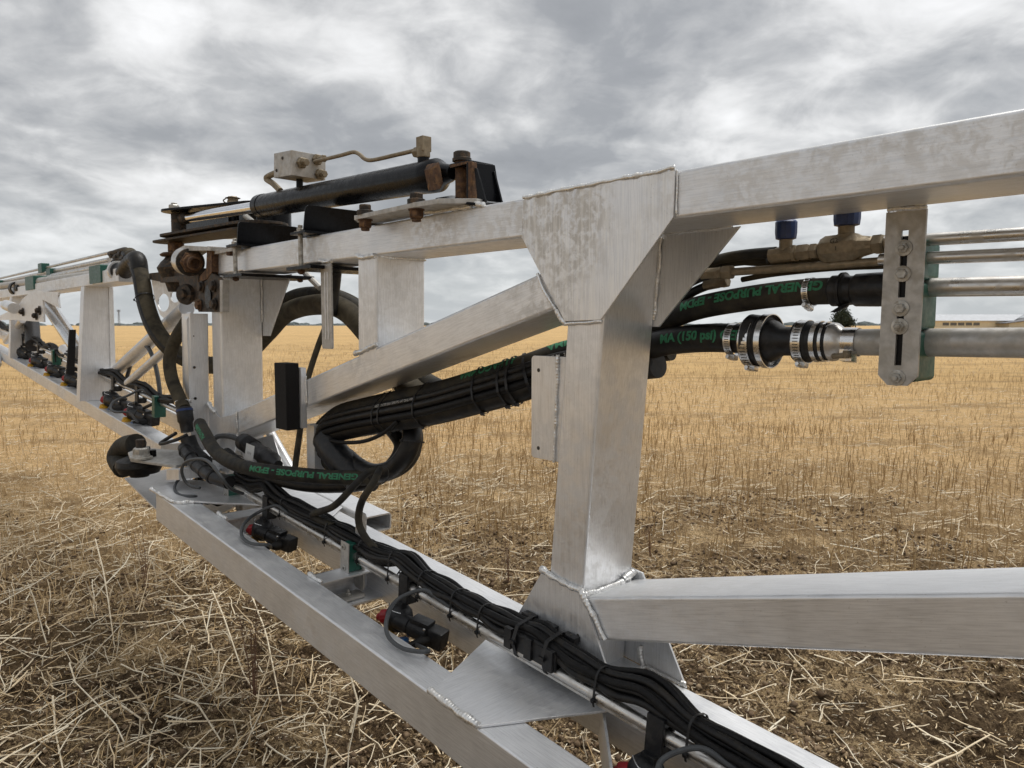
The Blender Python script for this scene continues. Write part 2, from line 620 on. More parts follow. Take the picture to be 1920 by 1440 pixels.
def clamp(p, ax, r, parent, w=0.012, head=(0, 0, -1), mat='polished_band'):
    """worm-drive hose clamp"""
    ax = nrm(ax)
    hd = np.array(head, float)
    hd = nrm(hd - ax * (hd @ ax))
    sd = np.cross(ax, hd)
    p = np.array(p, float)
    m = MB()
    m.ring(p, ax, r, w, 0.0013, 40)
    m.ring(p - ax * w * 0.5, ax, r + 0.0008, 0.0012, 0.0012, 40)
    m.ring(p + ax * w * 0.5, ax, r + 0.0008, 0.0012, 0.0012, 40)
    o = m.build('hose_clamp', mat, parent)
    t = MB()
    for k in range(14):                        # slots of the worm drive
        a = R(25 + k * 8)
        q = p + (r + 0.0014) * (math.cos(a) * hd + math.sin(a) * sd)
        tg = -math.sin(a) * hd + math.cos(a) * sd
        t.box(q, ax * w * 0.30, tg * 0.0009, nrm(q - p) * 0.0004)
    t.build('slot', 'ink_dark', o)
    h = MB()
    c = p + hd * (r + 0.005)
    h.rbox(c, ax * w * 0.55, hd * 0.0055, sd * 0.009, 0.003)
    h.cyl(c + hd * 0.001 - sd * 0.013, c + hd * 0.001 + sd * 0.019, 0.0045, 12)
    h.hexa(c + hd * 0.001 + sd * 0.018, sd, 0.0052, 0.006)
    h.build('worm_screw', 'stainless_pipe', o)
    return o


def tie_hull(p, ax, circles, parent, head=(-0.3, -1, -0.4), w=0.005, tail=0.012):
    """cable tie drawn tight round a bundle; circles = [(dn, dz, r), ...] about p"""
    ax = nrm(ax)
    u = nrm(EN - ax * (EN @ ax))
    v = nrm(EZ - ax * (EZ @ ax) - u * (EZ @ u))
    pts = []
    for (a, b, r) in circles:
        for k in range(16):
            t = k * math.pi / 8
            pts.append((a + (r + 0.001) * math.cos(t), b + (r + 0.001) * math.sin(t)))
    pts = sorted(set(pts))

    def half(ps):
        h = []
        for q in ps:
            while len(h) > 1 and (h[-1][0] - h[-2][0]) * (q[1] - h[-2][1]) - (h[-1][1] - h[-2][1]) * (q[0] - h[-2][0]) <= 0:
                h.pop()
            h.append(q)
        return h
    hull = half(pts)[:-1] + half(pts[::-1])[:-1]
    H = [np.array(p, float) + a * u + b * v for a, b in hull]
    n = len(H)
    m = MB()
    vs, fs = [], []
    c = sum(H) / n
    for q in H:
        o = nrm(q - c) * 0.0016
        vs += [q - ax * w / 2, q + ax * w / 2, q + ax * w / 2 + o, q - ax * w / 2 + o]
    for i in range(n):
        j = (i + 1) % n
        for k in range(4):
            k2 = (k + 1) % 4
            fs.append((4 * i + k, 4 * j + k, 4 * j + k2, 4 * i + k2))
    m.add(vs, fs)
    hd = np.array(head, float)
    hd = nrm(hd - ax * (hd @ ax))
    best = max(H, key=lambda q: (q - c) @ hd)
    sd = np.cross(ax, hd)
    m.box(best + hd * 0.003, ax * w * 0.8, sd * 0.0042, hd * 0.0038)
    if tail:
        m.box(best + hd * 0.004 + sd * (tail / 2), ax * w * 0.42, sd * tail / 2, hd * 0.0008)
    return m.build('cable_tie', 'plastic_black', parent, angle=40)


_font = {}


def text_mesh(txt, size, bold=0.0, space=1.0):
    cu = bpy.data.curves.new('print', 'FONT')
    cu.body = txt
    cu.size = size
    cu.offset = bold
    cu.space_character = space
    cu.resolution_u = 3
    cu.fill_mode = 'FRONT'
    ob = bpy.data.objects.new('print', cu)
    COL.objects.link(ob)
    dg = bpy.context.evaluated_depsgraph_get()
    me = bpy.data.meshes.new_from_object(ob.evaluated_get(dg))
    bm = bmesh.new()
    bm.from_mesh(me)
    bmesh.ops.subdivide_edges(bm, edges=[e for e in bm.edges if e.calc_length() > size * 0.25], cuts=1)
    bmesh.ops.triangulate(bm, faces=bm.faces)
    vs = np.array([v.co[:] for v in bm.verts])
    fs = [tuple(v.index for v in f.verts) for f in bm.faces]
    bm.free()
    bpy.data.objects.remove(ob)
    bpy.data.curves.remove(cu)
    bpy.data.meshes.remove(me)
    return vs, fs


def print_on_hose(path, r, txt, size, start, facing, parent, mat='print_green', rev=False, flip=1, shift=0.0, bold=0.0013, turn=0.0, xs=1.0):
    """flat print wrapped on a hose; facing = direction the print looks"""
    P = np.array(path)[::-1] if rev else np.array(path)
    vs, fs = text_mesh(txt, size, bold)
    seg = np.linalg.norm(np.diff(P, axis=0), axis=1)
    cum = np.concatenate([[0], seg.cumsum()])
    T = np.gradient(P, axis=0)
    T /= np.linalg.norm(T, axis=1)[:, None]
    out = []
    if start < 0:
        start += cum[-1]
    fc = np.array(facing, float)
    for x, y, _ in vs:
        a = start + x * xs
        q = np.array([np.interp(a, cum, P[:, k]) for k in range(3)])
        t = nrm([np.interp(a, cum, T[:, k]) for k in range(3)])
        e = nrm(fc - t * (fc @ t))
        b = np.cross(e, t) * flip
        ph = (y - size * 0.35) / r + shift + turn * x
        out.append(q + (r + 0.0008) * (math.cos(ph) * e + math.sin(ph) * b))
    m = MB()
    m.add(out, fs)
    W = to_world(np.vstack(m.v))
    return m.build('printed_text', mat, parent, smooth=False)


def flat_text(txt, size, o, xdir, ydir, parent, mat='ink_dark', bold=0.0):
    vs, fs = text_mesh(txt, size, bold)
    xd, yd = nrm(xdir), nrm(ydir)
    m = MB()
    m.add([np.array(o) + xd * x + yd * y for x, y, _ in vs], fs)
    return m.build('printed_text', mat, parent, smooth=False)



# ------------------------------------------------------------ the ground
def vnoise(x, y, f, seed=0):
    """smooth value noise on arrays"""
    x, y = x * f + seed * 17.3, y * f + seed * 9.1
    xi, yi = np.floor(x).astype(np.int64), np.floor(y).astype(np.int64)
    fx, fy = x - xi, y - yi
    fx, fy = fx * fx * (3 - 2 * fx), fy * fy * (3 - 2 * fy)

    def h(a, b):
        n = (a * 374761393 + b * 668265263 + seed * 1013904223) & 0x7fffffff
        n = ((n ^ (n >> 13)) * 1274126177) & 0x7fffffff
        return ((n ^ (n >> 16)) & 0xffff) / 65535.0
    return (h(xi, yi) * (1 - fx) + h(xi + 1, yi) * fx) * (1 - fy) + (h(xi, yi + 1) * (1 - fx) + h(xi + 1, yi + 1) * fx) * fy


def ground_h(x, y):
    r = np.hypot(x, y)
    k = 1 / (1 + (r / 14.0) ** 2)
    h = 0.06 * (vnoise(x, y, 0.9, 1) - 0.5) + 0.05 * (vnoise(x, y, 3.1, 2) - 0.5)
    h += 0.050 * (np.abs(vnoise(x, y, 7.0, 3) - 0.5) * 2) ** 1.3 - 0.016
    c = vnoise(x, y, 13.0, 4)
    h += 0.055 * np.clip(c - 0.5, 0, 1)
    c = vnoise(x + 3.3, y, 27.0, 7)
    h += 0.045 * np.clip(c - 0.48, 0, 1)
    h += 0.014 * (vnoise(x, y, 52.0, 5) - 0.5)
    h += 0.009 * (vnoise(x, y, 100.0, 6) - 0.5)
    return h * k


def make_ground():
    ang = np.concatenate([np.arange(-180, -44, 6.8), np.arange(-44, 44, 0.19), np.arange(44, 180.1, 6.8)])
    rad = [0.0, 0.8, 1.4]
    r = 1.9
    while r < 7000:
        rad.append(r)
        r *= 1.0042 if r < 6 else (1.008 if r < 14 else (1.02 if r < 60 else 1.15))
    rad = np.array(rad)
    A, Rr = np.meshgrid(np.radians(ang), rad)
    X, Y = Rr * np.sin(A), Rr * np.cos(A)
    Z = ground_h(X, Y)
    Z[rad > 300] = 0
    na, nr = len(ang), len(rad)
    me = bpy.data.meshes.new('field')
    me.vertices.add(na * nr)
    me.vertices.foreach_set('co', np.stack([X, Y, Z], -1).ravel().astype(np.float32))
    i, j = np.meshgrid(np.arange(nr - 1), np.arange(na - 1), indexing='ij')
    q = np.stack([i * na + j, i * na + j + 1, (i + 1) * na + j + 1, (i + 1) * na + j], -1).reshape(-1, 4)
    q = q[:, ::-1]
    me.loops.add(q.size)
    me.loops.foreach_set('vertex_index', q.ravel().astype(np.int32))
    me.polygons.add(len(q))
    me.polygons.foreach_set('loop_start', np.arange(0, q.size, 4, dtype=np.int32))
    me.polygons.foreach_set('use_smooth', np.ones(len(q), bool))
    me.update(calc_edges=True)
    o = bpy.data.objects.new('field', me)
    COL.objects.link(o)
    o['kind'] = 'structure'
    m = NB('stubble_soil')
    p = m.pos((1, 1, 1))
    geo = m.n.new('ShaderNodeNewGeometry')
    cd = m.n.new('ShaderNodeVectorMath')
    cd.operation = 'LENGTH'
    m.l.new(geo.outputs['Position'], cd.inputs[0])
    far = m.n.new('ShaderNodeMapRange')
    far.inputs[1].default_value = 3.6
    far.inputs[2].default_value = 13.0
    m.l.new(cd.outputs['Value'], far.inputs[0])
    soil = m.ramp(m.noise(p, 30, 9, 0.78), [(0.36, (0.035, 0.021, 0.011)), (0.5, (0.125, 0.082, 0.045)), (0.62, (0.27, 0.19, 0.11))])
    f1 = m.noise(m.pos((1, 1, 1)), 42, 7, 0.80, 1.3)
    patch = m.noise(p, 2.4, 5, 0.65)
    lim = m.mix(0.72, m.ramp(patch, [(0.38, 0.12), (0.66, 0.72)]), f1)
    ch = m.ramp(lim, [(0.47, 0.0), (0.53, 1.0)])
    chaff = m.ramp(m.noise(p, 75, 7, 0.85, 1.0), [(0.38, (0.13, 0.08, 0.04)), (0.46, (0.42, 0.29, 0.15)), (0.56, (0.88, 0.67, 0.40))])
    near = m.mix(ch, soil, chaff)
    # litter and short stubble further off: pale straw broken by dark gaps
    g1 = m.noise(m.pos((1, 1, 1)), 18, 9, 0.85, 0.8)
    gold = m.ramp(g1, [(0.36, (0.12, 0.07, 0.028)), (0.42, (0.50, 0.33, 0.15)), (0.50, (0.72, 0.48, 0.24)), (0.62, (0.90, 0.68, 0.39))])
    fargold = m.ramp(m.noise(m.pos((0.5, 1.6, 1)), 3.0, 8, 0.75), [(0.34, (0.34, 0.215, 0.095)), (0.5, (0.60, 0.40, 0.18)), (0.66, (0.82, 0.59, 0.30))])
    band = m.ramp(m.noise(m.pos((0.004, 0.03, 1)), 6, 4, 0.6), [(0.35, (0.50, 0.33, 0.145)), (0.65, (0.74, 0.50, 0.23))])
    fargold = m.mix(0.45, fargold, band)
    ff = m.n.new('ShaderNodeMapRange')
    ff.inputs[1].default_value = 9.0
    ff.inputs[2].default_value = 26.0
    m.l.new(cd.outputs['Value'], ff.inputs[0])
    gold = m.mix(ff.outputs[0], gold, fargold)
    dirt = m.ramp(m.noise(m.pos((0.25, 0.6, 1)), 1.5, 6, 0.7), [(0.5, 0.0), (0.62, 0.55)])
    gold = m.mix(dirt, gold, (0.25, 0.165, 0.09))
    fe = m.n.new('ShaderNodeMath')
    fe.operation = 'MULTIPLY'
    fe.use_clamp = True
    m.l.new(m.ramp(far.outputs[0], [(0.0, 0.0), (0.7, 1.0)]), fe.inputs[0])
    fe.inputs[1].default_value = 1.0
    col = m.mix(fe.outputs[0], near, gold)
    bp = m.bump(m.noise(p, 32, 9, 0.78, 0.5), 1.0, 0.05)
    m.set(col=col, rough=0.95, spec=0.15, normal=bp)
    me.materials.append(m.m)
    return o


make_ground()


def tone_mat(name, stops, rough=0.8):
    m = NB(name)
    a = m.n.new('ShaderNodeAttribute')
    a.attribute_name = 'tone'
    col = m.ramp(a.outputs['Fac'], stops)
    nn = m.ramp(m.noise(m.pos((1, 1, 1)), 60, 4), [(0.3, 0.86), (0.6, 1.0)])
    col = m.mix(1.0, col, nn, 'MULTIPLY')
    MATS[name] = m.set(col=col, rough=rough, spec=0.25)


tone_mat('straw', [(0.0, (0.09, 0.05, 0.025)), (0.3, (0.37, 0.235, 0.10)), (0.6, (0.78, 0.58, 0.33)), (1.0, (0.98, 0.90, 0.72))])
tone_mat('dry_weed', [(0.0, (0.05, 0.03, 0.02)), (0.6, (0.12, 0.065, 0.035)), (1.0, (0.20, 0.13, 0.06))])


def strands(name, mat, paths, radii, tones, sides=3, kind='stuff'):
    """paths (N, K, 3) in world space, radii (N, K)"""
    N, K, _ = paths.shape
    T = np.gradient(paths, axis=1)
    T /= np.linalg.norm(T, axis=2, keepdims=True) + 1e-9
    ref = np.where(np.abs(T[..., 2:3]) < 0.9, np.array([0, 0, 1.0]), np.array([1.0, 0, 0]))
    U = np.cross(T, ref)
    U /= np.linalg.norm(U, axis=2, keepdims=True) + 1e-9
    Wv = np.cross(T, U)
    ang = np.arange(sides) * 2 * math.pi / sides
    vs = paths[:, :, None, :] + radii[:, :, None, None] * (np.cos(ang)[None, None, :, None] * U[:, :, None, :] + np.sin(ang)[None, None, :, None] * Wv[:, :, None, :])
    me = bpy.data.meshes.new(name)
    me.vertices.add(N * K * sides)
    me.vertices.foreach_set('co', vs.astype(np.float32).ravel())
    base = (np.arange(N) * K * sides)[:, None, None]
    k = (np.arange(K - 1) * sides)[None, :, None]
    j = np.arange(sides)[None, None, :]
    j2 = (j + 1) % sides
    q = np.stack([base + k + j, base + k + j2, base + k + sides + j2, base + k + sides + j], -1).reshape(-1, 4)
    me.loops.add(q.size)
    me.loops.foreach_set('vertex_index', q.ravel().astype(np.int32))
    me.polygons.add(len(q))
    me.polygons.foreach_set('loop_start', np.arange(0, q.size, 4, dtype=np.int32))
    me.polygons.foreach_set('use_smooth', np.ones(len(q), bool))
    me.update(calc_edges=True)
    at = me.attributes.new('tone', 'FLOAT', 'POINT')
    at.data.foreach_set('value', np.repeat(tones, K * sides).astype(np.float32))
    me.materials.append(MATS[mat])
    o = bpy.data.objects.new(name, me)
    COL.objects.link(o)
    if kind:
        o['kind'] = kind
    return o


def polar(n, r0, r1, amin=-42, amax=42, power=1.0):
    """points spread over the wedge in view, density falling off with distance"""
    u = RNG.random(n)
    r = (r0 ** (2 - power) + u * (r1 ** (2 - power) - r0 ** (2 - power))) ** (1 / (2 - power))
    a = np.radians(RNG.uniform(amin, amax, n))
    return r * np.sin(a), r * np.cos(a)


def lying(n, r0, r1, lmin, lmax, rmin, rmax, tmin, tmax, tilt=0.25, K=3, bend=0.12, sides=3, power=1.0, amin=-42, amax=42, lift=0.006):
    x, y = polar(n, r0, r1, amin, amax, power)
    L = lmin + (lmax - lmin) * RNG.random(n) ** 2.2
    a = RNG.uniform(0, 2 * math.pi, n)
    el = np.abs(RNG.normal(0, tilt, n))
    t = np.linspace(-0.5, 0.5, K)
    d = np.stack([np.cos(a) * np.cos(el), np.sin(a) * np.cos(el), np.sin(el)], -1)
    z = ground_h(x, y) + lift + L * 0.5 * np.sin(el)
    P = np.stack([x, y, z], -1)[:, None, :] + (L[:, None] * t)[..., None] * d[:, None, :]
    if K > 2:
        jit = RNG.normal(0, 1, (n, K, 3)) * (bend * L / K)[:, None, None]
        jit[..., 2] = np.abs(jit[..., 2]) * 0.5
        P = P + jit
    rr = rmin + (rmax - rmin) * RNG.random(n) ** 2
    rad = rr[:, None] * np.linspace(1.0, 0.7, K)
    tone = RNG.uniform(tmin, tmax, n)
    return P, rad, tone


def standing(n, r0, r1, hmin, hmax, rmin, rmax, tmin, tmax, lean=0.18, amin=-42, amax=42, power=1.0, rows=0.0):
    x, y = polar(n, r0, r1, amin, amax, power)
    if rows:
        c = x * 0.86 + y * 0.5
        c2 = np.round(c / rows) * rows + RNG.normal(0, rows * 0.30, n)
        x += (c2 - c) * 0.86
        y += (c2 - c) * 0.5
    h = RNG.uniform(hmin, hmax, n) * (0.7 + 0.6 * vnoise(x, y, 0.6, 9))
    z = ground_h(x, y) - 0.01
    lx, ly = RNG.normal(0, lean, n) * h, RNG.normal(0, lean, n) * h
    P0 = np.stack([x, y, z], -1)
    P1 = P0 + np.stack([lx * 0.45 + RNG.normal(0, .04, n) * h, ly * 0.45, h * 0.55], -1)
    P2 = P0 + np.stack([lx, ly, h], -1)
    P = np.stack([P0, P1, P2], 1)
    rr = RNG.uniform(rmin, rmax, n)
    return P, rr[:, None] * np.array([1.0, 0.9, 0.7]), RNG.uniform(tmin, tmax, n)


def grow(name, mat, *sets):
    P = np.concatenate([s[0] for s in sets])
    r = np.concatenate([s[1] for s in sets])
    t = np.concatenate([s[2] for s in sets])
    return strands(name, mat, P, r, t)


def crumbs(n, r0, r1, smin, smax, power=1.0):
    """loose soil crumbs: small jittered octahedra half sunk in the ground"""
    x, y = polar(n, r0, r1, power=power)
    rr = np.hypot(x, y)
    keep = vnoise(x, y, 1.7, 31) + 0.35 * vnoise(x, y, 6.0, 32) + 0.16 * np.clip(rr - 4.2, 0, 9) + 0.3 * (RNG.random(len(x)) - 0.5) < 0.86
    x, y = x[keep], y[keep]
    n = len(x)
    s = smin + (smax - smin) * RNG.random(n) ** 3
    z = ground_h(x, y) + s * 0.25
    base = np.array([[1, 0, 0], [0, 1, 0], [-1, 0, 0], [0, -1, 0], [0, 0, .8], [0, 0, -.8]])
    v = base[None] * (0.6 + 0.7 * RNG.random((n, 6, 1))) + RNG.normal(0, 0.22, (n, 6, 3))
    v = v * s[:, None, None] + np.stack([x, y, z], -1)[:, None, :]
    f = np.array([[0, 1, 4], [1, 2, 4], [2, 3, 4], [3, 0, 4], [1, 0, 5], [2, 1, 5], [3, 2, 5], [0, 3, 5]])
    F = (np.arange(n) * 6)[:, None, None] + f[None]
    me = bpy.data.meshes.new('soil_crumbs')
    me.vertices.add(n * 6)
    me.vertices.foreach_set('co', v.astype(np.float32).ravel())
    me.loops.add(F.size)
    me.loops.foreach_set('vertex_index', F.ravel().astype(np.int32))
    me.polygons.add(n * 8)
    me.polygons.foreach_set('loop_start', np.arange(0, F.size, 3, dtype=np.int32))
    me.update(calc_edges=True)
    at = me.attributes.new('tone', 'FLOAT', 'POINT')
    at.data.foreach_set('value', np.repeat(RNG.random(n), 6).astype(np.float32))
    me.materials.append(MATS['soil_crumb'])
    o = bpy.data.objects.new('soil_crumbs', me)
    COL.objects.link(o)
    return tag(o, 'crumbly brown soil clods lying between the straw in the foreground', 'soil', kind='stuff')


tone_mat('soil_crumb', [(0.0, (0.085, 0.056, 0.034)), (0.5, (0.19, 0.132, 0.082)), (1.0, (0.33, 0.245, 0.155))], 0.95)
crumbs(90000, 2.0, 8.5, 0.003, 0.018, 1.1)
o = grow('chaff', 'straw',
         lying(30000, 2.0, 9.5, 0.008, 0.05, 0.0012, 0.0032, 0.55, 1.0, 0.35, power=0.9),
         lying(9000, 2.0, 9.5, 0.008, 0.05, 0.0010, 0.0026, 0.1, 0.4, 0.35, power=0.9))
tag(o, 'loose straw chaff and chopped stalks littered over the bare brown soil', 'chaff', kind='stuff')
o = grow('straw_stalks', 'straw',
         lying(1000, 2.0, 8.0, 0.10, 0.45, 0.0026, 0.0050, 0.75, 1.0, 0.12, K=5, bend=0.07, power=1.0),
         lying(1150, 1.9, 7.5, 0.08, 0.34, 0.0022, 0.0048, 0.7, 1.0, 0.40, K=5, amin=-42, amax=-4, bend=0.10, power=1.1),
         lying(900, 2.2, 5.5, 0.05, 0.20, 0.0014, 0.0030, 0.3, 0.8, 0.6, K=5, amin=-42, amax=-14, bend=0.16, power=1.1),
         lying(2600, 3.0, 9, 0.05, 0.22, 0.0014, 0.0030, 0.5, 1.0, 0.20, K=5, bend=0.10, power=1.0),
         lying(9000, 6.0, 22, 0.05, 0.24, 0.0022, 0.0050, 0.65, 1.0, 0.15, K=5, bend=0.10, power=0.9))
tag(o, 'long pale cut stalks lying criss-cross on the ground around the boom', 'straw', kind='stuff')
o = grow('stubble', 'straw',
         standing(500, 2.2, 6.0, 0.05, 0.15, 0.0020, 0.0040, 0.5, 0.95, 0.25, amin=-42, amax=8),
         standing(3200, 5.0, 12, 0.11, 0.22, 0.0026, 0.0042, 0.24, 0.48, 0.10, rows=0.26, amin=-8, amax=42, power=0.6),
         standing(2200, 4.4, 12, 0.07, 0.17, 0.0022, 0.0040, 0.35, 0.8, 0.22, amin=-42, amax=-6, power=0.7),
         standing(9000, 11, 26, 0.09, 0.18, 0.0030, 0.0052, 0.28, 0.62, 0.14, power=0.6),
         standing(9000, 25, 60, 0.08, 0.15, 0.005, 0.010, 0.35, 0.8, 0.2, power=0.8))
tag(o, 'golden standing stubble in rows covering the field beyond the boom', 'stubble', kind='stuff')


# a few big branched stalks lying in the foreground, each one its own thing
def gp(px, py):
    """ground point under a picture position (x to the right, y downwards, metres)"""
    return px, py


def stalk(pts, r, label, twigs=()):
    w = []
    for (x, y, h) in pts:
        w.append((x, y, float(ground_h(np.array([x]), np.array([y]))[0]) + 0.008 + h))
    P = np.array(w)
    t = np.linspace(0, 1, len(P))
    tt = np.linspace(0, 1, 14)
    Q = np.stack([np.interp(tt, t, P[:, k]) for k in range(3)], -1)
    root = np.array(Q[0])
    mb = MB()
    inv = np.linalg.inv(np.array([D2, M2]).T)

    def back(a):
        o2 = np.array(a, float).copy()
        o2[:, :2] = (inv @ o2[:, :2].T).T
        return o2
    mb.sweep(back(Q), np.linspace(r, r * 0.55, len(Q)), 7)
    o = mb.build('cut_stalk', 'stalk_pale')
    for (f, dx, dy, dz) in twigs:
        q = np.array([np.interp(f, tt, Q[:, k]) for k in range(3)])
        e = q + np.array([dx, dy, dz])
        mid = (q + e) / 2 + np.array([0.006, -0.004, 0.004])
        MB().sweep(back([q, mid, e]), [r * 0.5, r * 0.42, r * 0.3], 6).build('twig', 'stalk_pale', o)
    tag(o, label, 'stalk', 'big pale stalks on the soil in the foreground')
    return o


simple('stalk_pale', (0.82, 0.72, 0.54), 0.7, 0.0, 0.18, 60, 0.4, 0.0006, (0.30, 0.21, 0.12), 0.5, 50)

INV2 = np.linalg.inv(np.array([D2, M2]).T)


def back(a):
    """world position -> boom coordinates"""
    a = np.atleast_2d(np.array(a, float)).copy()
    a[:, :2] = (INV2 @ a[:, :2].T).T
    return a


stalk([(-1.39, 2.97, 0.02), (-1.217, 2.785, 0.05), (-1.03, 2.53, 0.10)], 0.0045, 'thick pale stalk forking upwards at the bottom edge left of the weed', [(0.45, 0.10, 0.02, 0.14)])
stalk([(-1.634, 3.974, 0.06), (-1.45, 3.65, 0.07), (-1.188, 3.181, 0.02), (-1.054, 2.992, 0)], 0.0042, 'long pale stalk with a kink left of the dark weed', [(0.5, -0.06, 0.03, 0.05)])
stalk([(-1.60, 2.927, 0.03), (-1.475, 2.844, 0), (-1.36, 2.77, 0)], 0.0045, 'short thick horizontal pale stalk with one upright twig', [(0.6, 0.03, 0.08, 0.09)])
stalk([(-1.981, 4.029, 0.02), (-1.718, 3.77, 0.01), (-1.453, 3.365, 0)], 0.0034, 'slanting pale stalk above the short thick one')
stalk([(-2.814, 4.944, 0.08), (-2.423, 4.324, 0.06), (-2.131, 3.84, 0.04), (-1.927, 3.51, 0)], 0.0040, 'longest pale stalk running down from the end of the lower beam', [(0.3, 0.08, -0.05, 0.04), (0.62, -0.10, 0.06, 0.05)])
stalk([(-1.492, 4.068, 0.12), (-1.171, 3.451, 0.10), (-0.927, 2.906, 0)], 0.0044, 'leaning greyish stalk just under the silver front beam', [(0.5, -0.12, -0.10, 0.06)])
stalk([(-2.0, 3.35, 0.0), (-1.95, 3.18, 0.05), (-1.80, 2.97, 0.09)], 0.0048, 'bleached pale stalk standing near the left edge', [(0.4, -0.05, 0.02, 0.06), (0.7, 0.05, 0.01, 0.05)])
stalk([(-1.514, 3.422, 0.02), (-1.427, 3.084, 0.01), (-1.34, 2.864, 0)], 0.0036, 'y-shaped pale stalk beside the long kinked one', [(0.35, -0.12, 0.05, 0.03)])
stalk([(-1.881, 2.948, 0.03), (-1.72, 2.70, 0.02), (-1.572, 2.505, 0)], 0.0046, 'white branched stalk in the lower left corner', [(0.4, 0.11, 0.12, 0.05)])
stalk([(-0.62, 2.75, 0.0), (-0.60, 2.80, 0.10), (-0.64, 2.84, 0.2)], 0.0052, 'upright cut stump of a stalk near the weed')
stalk([(-1.05, 4.25, 0.0), (-1.07, 4.0, 0.10), (-1.09, 3.88, 0.34)], 0.0058, 'pale split upright stalk behind the dark weed')


def weed(x, y, h, label, n=7, spread=0.05, seed=1):
    rr = random.Random(seed)
    z0 = float(ground_h(np.array([x]), np.array([y]))[0])
    mb = MB()
    leaf = MB()
    for i in range(n):
        a = rr.uniform(0, 6.28)
        hh = h * rr.uniform(0.55, 1.0)
        dx, dy = math.cos(a) * spread * rr.uniform(0.3, 1.2), math.sin(a) * spread * rr.uniform(0.3, 1.2)
        p = [(x + dx * 0.2, y + dy * 0.2, z0), (x + dx * 0.5, y + dy * 0.5, z0 + hh * 0.5), (x + dx * 1.3, y + dy * 1.3, z0 + hh)]
        mb.sweep(back(p), [0.0022, 0.0016, 0.0008], 5)
        for k in range(8):
            t = rr.uniform(0.25, 1.0)
            q = np.array(p[1]) * (1 - t) + np.array(p[2]) * t if t > 0.5 else np.array(p[0]) * (1 - 2 * t) + np.array(p[1]) * 2 * t
            b = rr.uniform(0, 6.28)
            l = rr.uniform(0.015, 0.045)
            e = q + np.array([math.cos(b) * l * 0.7, math.sin(b) * l * 0.7, l * rr.uniform(0.3, 1.0)])
            mb.sweep(back([q, (q + e) / 2 + [0, 0, 0.002], e]), [0.0009, 0.0008, 0.0005], 4)
            leaf.ball(back(e)[0], rr.uniform(0.0016, 0.0034), (1, 1, 1.5), 6)
    o = mb.build('dry_weed', 'weed_stem')
    leaf.build('seed_heads', 'weed_seed', o, kind='stuff')
    tag(o, label, 'weed')
    return o


simple('weed_stem', (0.16, 0.085, 0.05), 0.8, 0.0, 0.3, 40, 0.1)
simple('weed_seed', (0.13, 0.085, 0.05), 0.9, 0.0, 0.3, 40, 0.1)
weed(-1.07, 2.98, 0.47, 'tall dark reddish dry weed standing in the left foreground', 9, 0.06, 3)
weed(-0.02, 4.35, 0.34, 'thin dark weed left of the big near post', 4, 0.04, 8)
weed(0.95, 5.0, 0.30, 'thin dark weed far behind the right-hand strut', 4, 0.04, 9)
weed(-2.15, 4.3, 0.40, 'wispy brown weed in the straw near the left edge', 5, 0.06, 12)

# green seedling at the left beam
m_ = MB()
for a in range(5):
    q = np.array([-1.80, 4.62, float(ground_h(np.array([-1.80]), np.array([4.62]))[0]) + 0.03])
    e = q + np.array([math.cos(a * 1.25) * 0.05, math.sin(a * 1.25) * 0.05, 0.018])
    m_.sweep(back([q, (q + e) / 2, e]), [0.003, 0.014, 0.002], 6, flat=0.25)
simple('leaf_green', (0.05, 0.11, 0.02), 0.6)
o = m_.build('seedling', 'leaf_green')
tag(o, 'small green seedling on the soil below the front beam', 'seedling')


# ------------------------------------------------------------ far background
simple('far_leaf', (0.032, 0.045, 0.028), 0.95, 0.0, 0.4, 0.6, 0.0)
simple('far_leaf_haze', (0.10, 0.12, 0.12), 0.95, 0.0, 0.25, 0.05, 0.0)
simple('bark', (0.09, 0.065, 0.045), 0.9)
simple('cream_wall', (0.72, 0.64, 0.46), 0.85, 0.0, 0.08, 0.5, 0.0)
simple('cream_sheet', (0.60, 0.54, 0.40), 0.8, 0.0, 0.08, 0.5, 0.0)
simple('roof_grey', (0.52, 0.54, 0.57), 0.6, 0.0, 0.12, 0.5, 0.0)
simple('glass_dark', (0.12, 0.12, 0.12), 0.25)
simple('trim_grey', (0.13, 0.13, 0.14), 0.6)


def wbox(m, x0, x1, y0, y1, z0, z1):
    m.prism(back([(x0, y0, z0), (x1, y0, z0), (x1, y1, z0), (x0, y1, z0)]), (0, 0, z1 - z0))


def leafy(name_mat, cx, cy, z0, rx, rz, n, size, seed, parent, name='crown'):
    g = np.random.default_rng(seed)
    vs, fs = [], []
    lob = g.normal(0, 0.42, (9, 3)) * [rx, rx, rz] + [0, 0, rz]
    for i in range(n):
        c = lob[g.integers(9)] + g.normal(0, 0.30, 3) * [rx, rx, rz * 0.8]
        if c[2] < 0.1:
            continue
        taper = 1 - 0.45 * min(1, max(0, c[2] / (2 * rz)))
        c[:2] *= taper
        a, b = nrm(g.normal(0, 1, 3)) * size, nrm(g.normal(0, 1, 3)) * size
        c = c + [cx, cy, z0]
        k = len(vs)
        vs += [c - a, c + b, c + a * 0.9, c - b]
        fs += [(k, k + 1, k + 2, k + 3)]
    m = MB()
    m.add(back(np.array(vs)), fs)
    return m.build(name, name_mat, parent, smooth=False)


